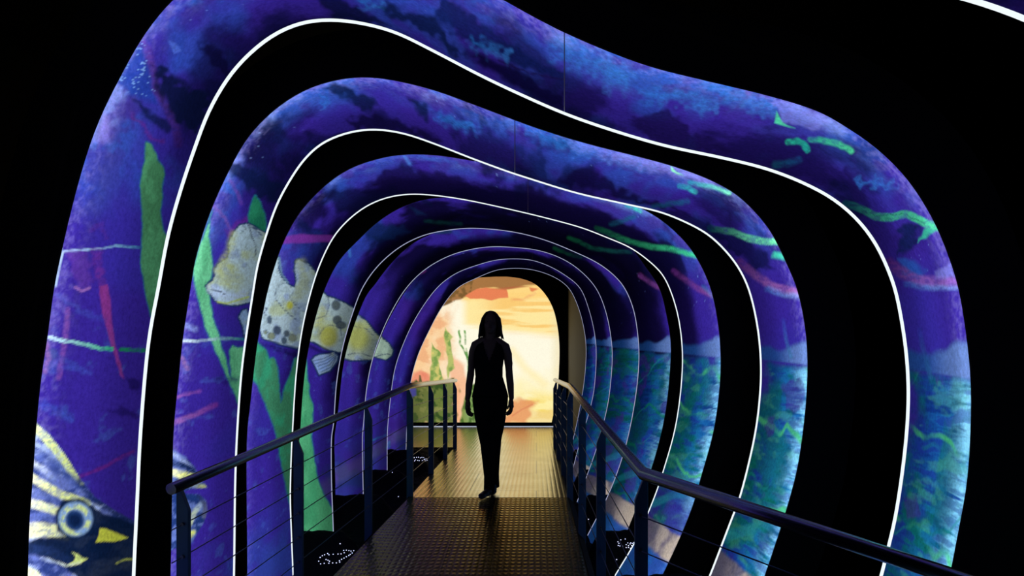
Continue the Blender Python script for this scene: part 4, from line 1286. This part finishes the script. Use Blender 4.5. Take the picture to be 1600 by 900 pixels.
# hair: crown, back fall and two side curtains with ragged ends
bm = bmesh.new()
add_ball(bm, (hc[0] + .000, hc[1] + .026, hc[2] + .016), (.083, .096, .092), 3)
add_loft(bm, [(.010, .050, 1.43, .080, .022), (.010, .050, 1.48, .098, .050), (.010, .042, 1.55, .092, .062), (.010, .035, 1.62, .075, .06)])
for s in (-1, 1):
    for k in range(7):
        y = -.052 + k * .022
        x0 = .012 + s * (.060 + .003 * min(k, 4))
        tip = 1.415 + .012 * math.sin(k * 2.3 + s) + (.0 if s < 0 else -.006)
        add_tube(bm, [(.012 + s * .026, y * .8 + .0, 1.652), (x0, y, 1.60), (.012 + s * (.084 + .003 * math.sin(k)), y + .006, 1.53), (.010 + s * (.090 + .006 * math.sin(k * 1.7)), y + .012, 1.47), (.010 + s * (.110 + .010 * math.sin(k * 2.9)), y + .018, tip)], [.016, .018, .017, .013, .003], 8)
remeshed('hair', bm, M_hair, .0048, 2, label='long straight dark hair')

# sleeveless top with a deep V at the front
bm = bmesh.new()
secs = [(.006, .0, .885, .168, .112), (.005, .0, .98, .143, .105), (-.003, -.004, 1.07, .124, .094), (-.006, -.012, 1.15, .128, .104), (-.006, -.018, 1.22, .137, .112), (-.002, -.008, 1.30, .140, .100), (.003, .0, 1.36, .134, .078), (.006, .004, 1.405, .074, .062)]
add_loft(bm, secs, 48)
bmesh.ops.subdivide_edges(bm, edges=bm.edges[:], cuts=2, use_grid_fill=True)
cut = [f for f in bm.faces if f.calc_center_median().y < -.02 and f.calc_center_median().z > 1.19
       and abs(f.calc_center_median().x - .006) < (f.calc_center_median().z - 1.19) * .32]
cut += [f for f in bm.faces if f.calc_center_median().z > 1.398]
bmesh.ops.delete(bm, geom=cut, context='FACES')
me = bm_mesh('top', bm, True)
o = bpy.data.objects.new('top', me); C.objects.link(o); me.materials.append(M_cloth); o.parent = person
so = o.modifiers.new('thick', 'SOLIDIFY'); so.thickness = .004; so.offset = -1

# narrow trousers
bm = bmesh.new()
add_loft(bm, [(.006, .0, .72, .140, .10), (.008, .0, .80, .158, .112), (.007, .0, .90, .165, .110), (.004, .0, .97, .148, .104), (.0, .0, 1.02, .132, .095)])
TR = {-1: [(-.058, .0, .86), (-.048, -.01, .70), (-.030, -.025, .56), (-.016, -.036, .46), (-.005, -.055, .30), (.002, -.07, .17), (.003, -.078, .030)],
      1: [(.074, .0, .86), (.064, .008, .70), (.050, .006, .56), (.043, .012, .46), (.036, .05, .30), (.036, .095, .17), (.036, .105, .045)]}
for s in (-1, 1):
    add_tube(bm, TR[s], [.098, .086, .073, .064, .055, .046, .050], 18)
remeshed('trousers', bm, M_cloth, .006, 4)

# high-heeled shoes
for s in (-1, 1):
    ax, ay, az = LEGS[s][-1]
    bm = bmesh.new()
    lift = 0.0 if s < 0 else .02
    tx = ax - .045 if s < 0 else ax
    for p, r_ in (((ax, ay + .02, .062 + lift), (.036, .038, .028)), ((ax - .010, ay - .045, .046 + lift * .6), (.038, .052, .030)), ((.5 * (ax + tx) - .008, ay - .085, .034 + lift * .3), (.040, .05, .030)), ((tx - .006, ay - .120, .026), (.038, .048, .026)), ((tx - .010, ay - .155, .017), (.030, .036, .017))):
        add_ball(bm, p, r_, 2)
    add_tube(bm, [(ax, ay + .03, .07 + lift), (ax, ay + .032, .005 + lift * (1 if s > 0 else 0))], [.018, .009], 8)
    add_tube(bm, [(ax, ay + .02, .075 + lift), (tx - .006, ay - .13, .010)], [.012, .012], 8)
    add_loft(bm, [(ax, ay + .0, .085 + lift, .036, .044), (ax, ay - .0, .100 + lift, .035, .042)])
    remeshed('shoe', bm, M_shoe, .004, 2)

# ------------------------------------------------------------------ camera, world, view
cam = bpy.data.cameras.new('camera')
cam.sensor_width = 36
cam.lens = F / 1600 * 36
cam.shift_x = (800 - U0) / 1600
cam.shift_y = (V0 - 450) / 1600
cam.clip_start = .05
co = bpy.data.objects.new('camera', cam); C.objects.link(co)
co.location = (0, 0, H)
co.rotation_euler = (math.pi / 2, 0, 0)
sc = bpy.context.scene
sc.camera = co
w = bpy.data.worlds.new('dark'); sc.world = w; w.use_nodes = True
w.node_tree.nodes['Background'].inputs[0].default_value = (0, 0, 0, 1)
w.node_tree.nodes['Background'].inputs[1].default_value = 0
sc.view_settings.view_transform = 'Standard'
sc.view_settings.look = 'None'
sc.view_settings.gamma = 1
sc.view_settings.exposure = 0
sc.view_settings.use_curve_mapping = False
sc.cycles.use_denoising = True
sc.cycles.use_light_tree = True
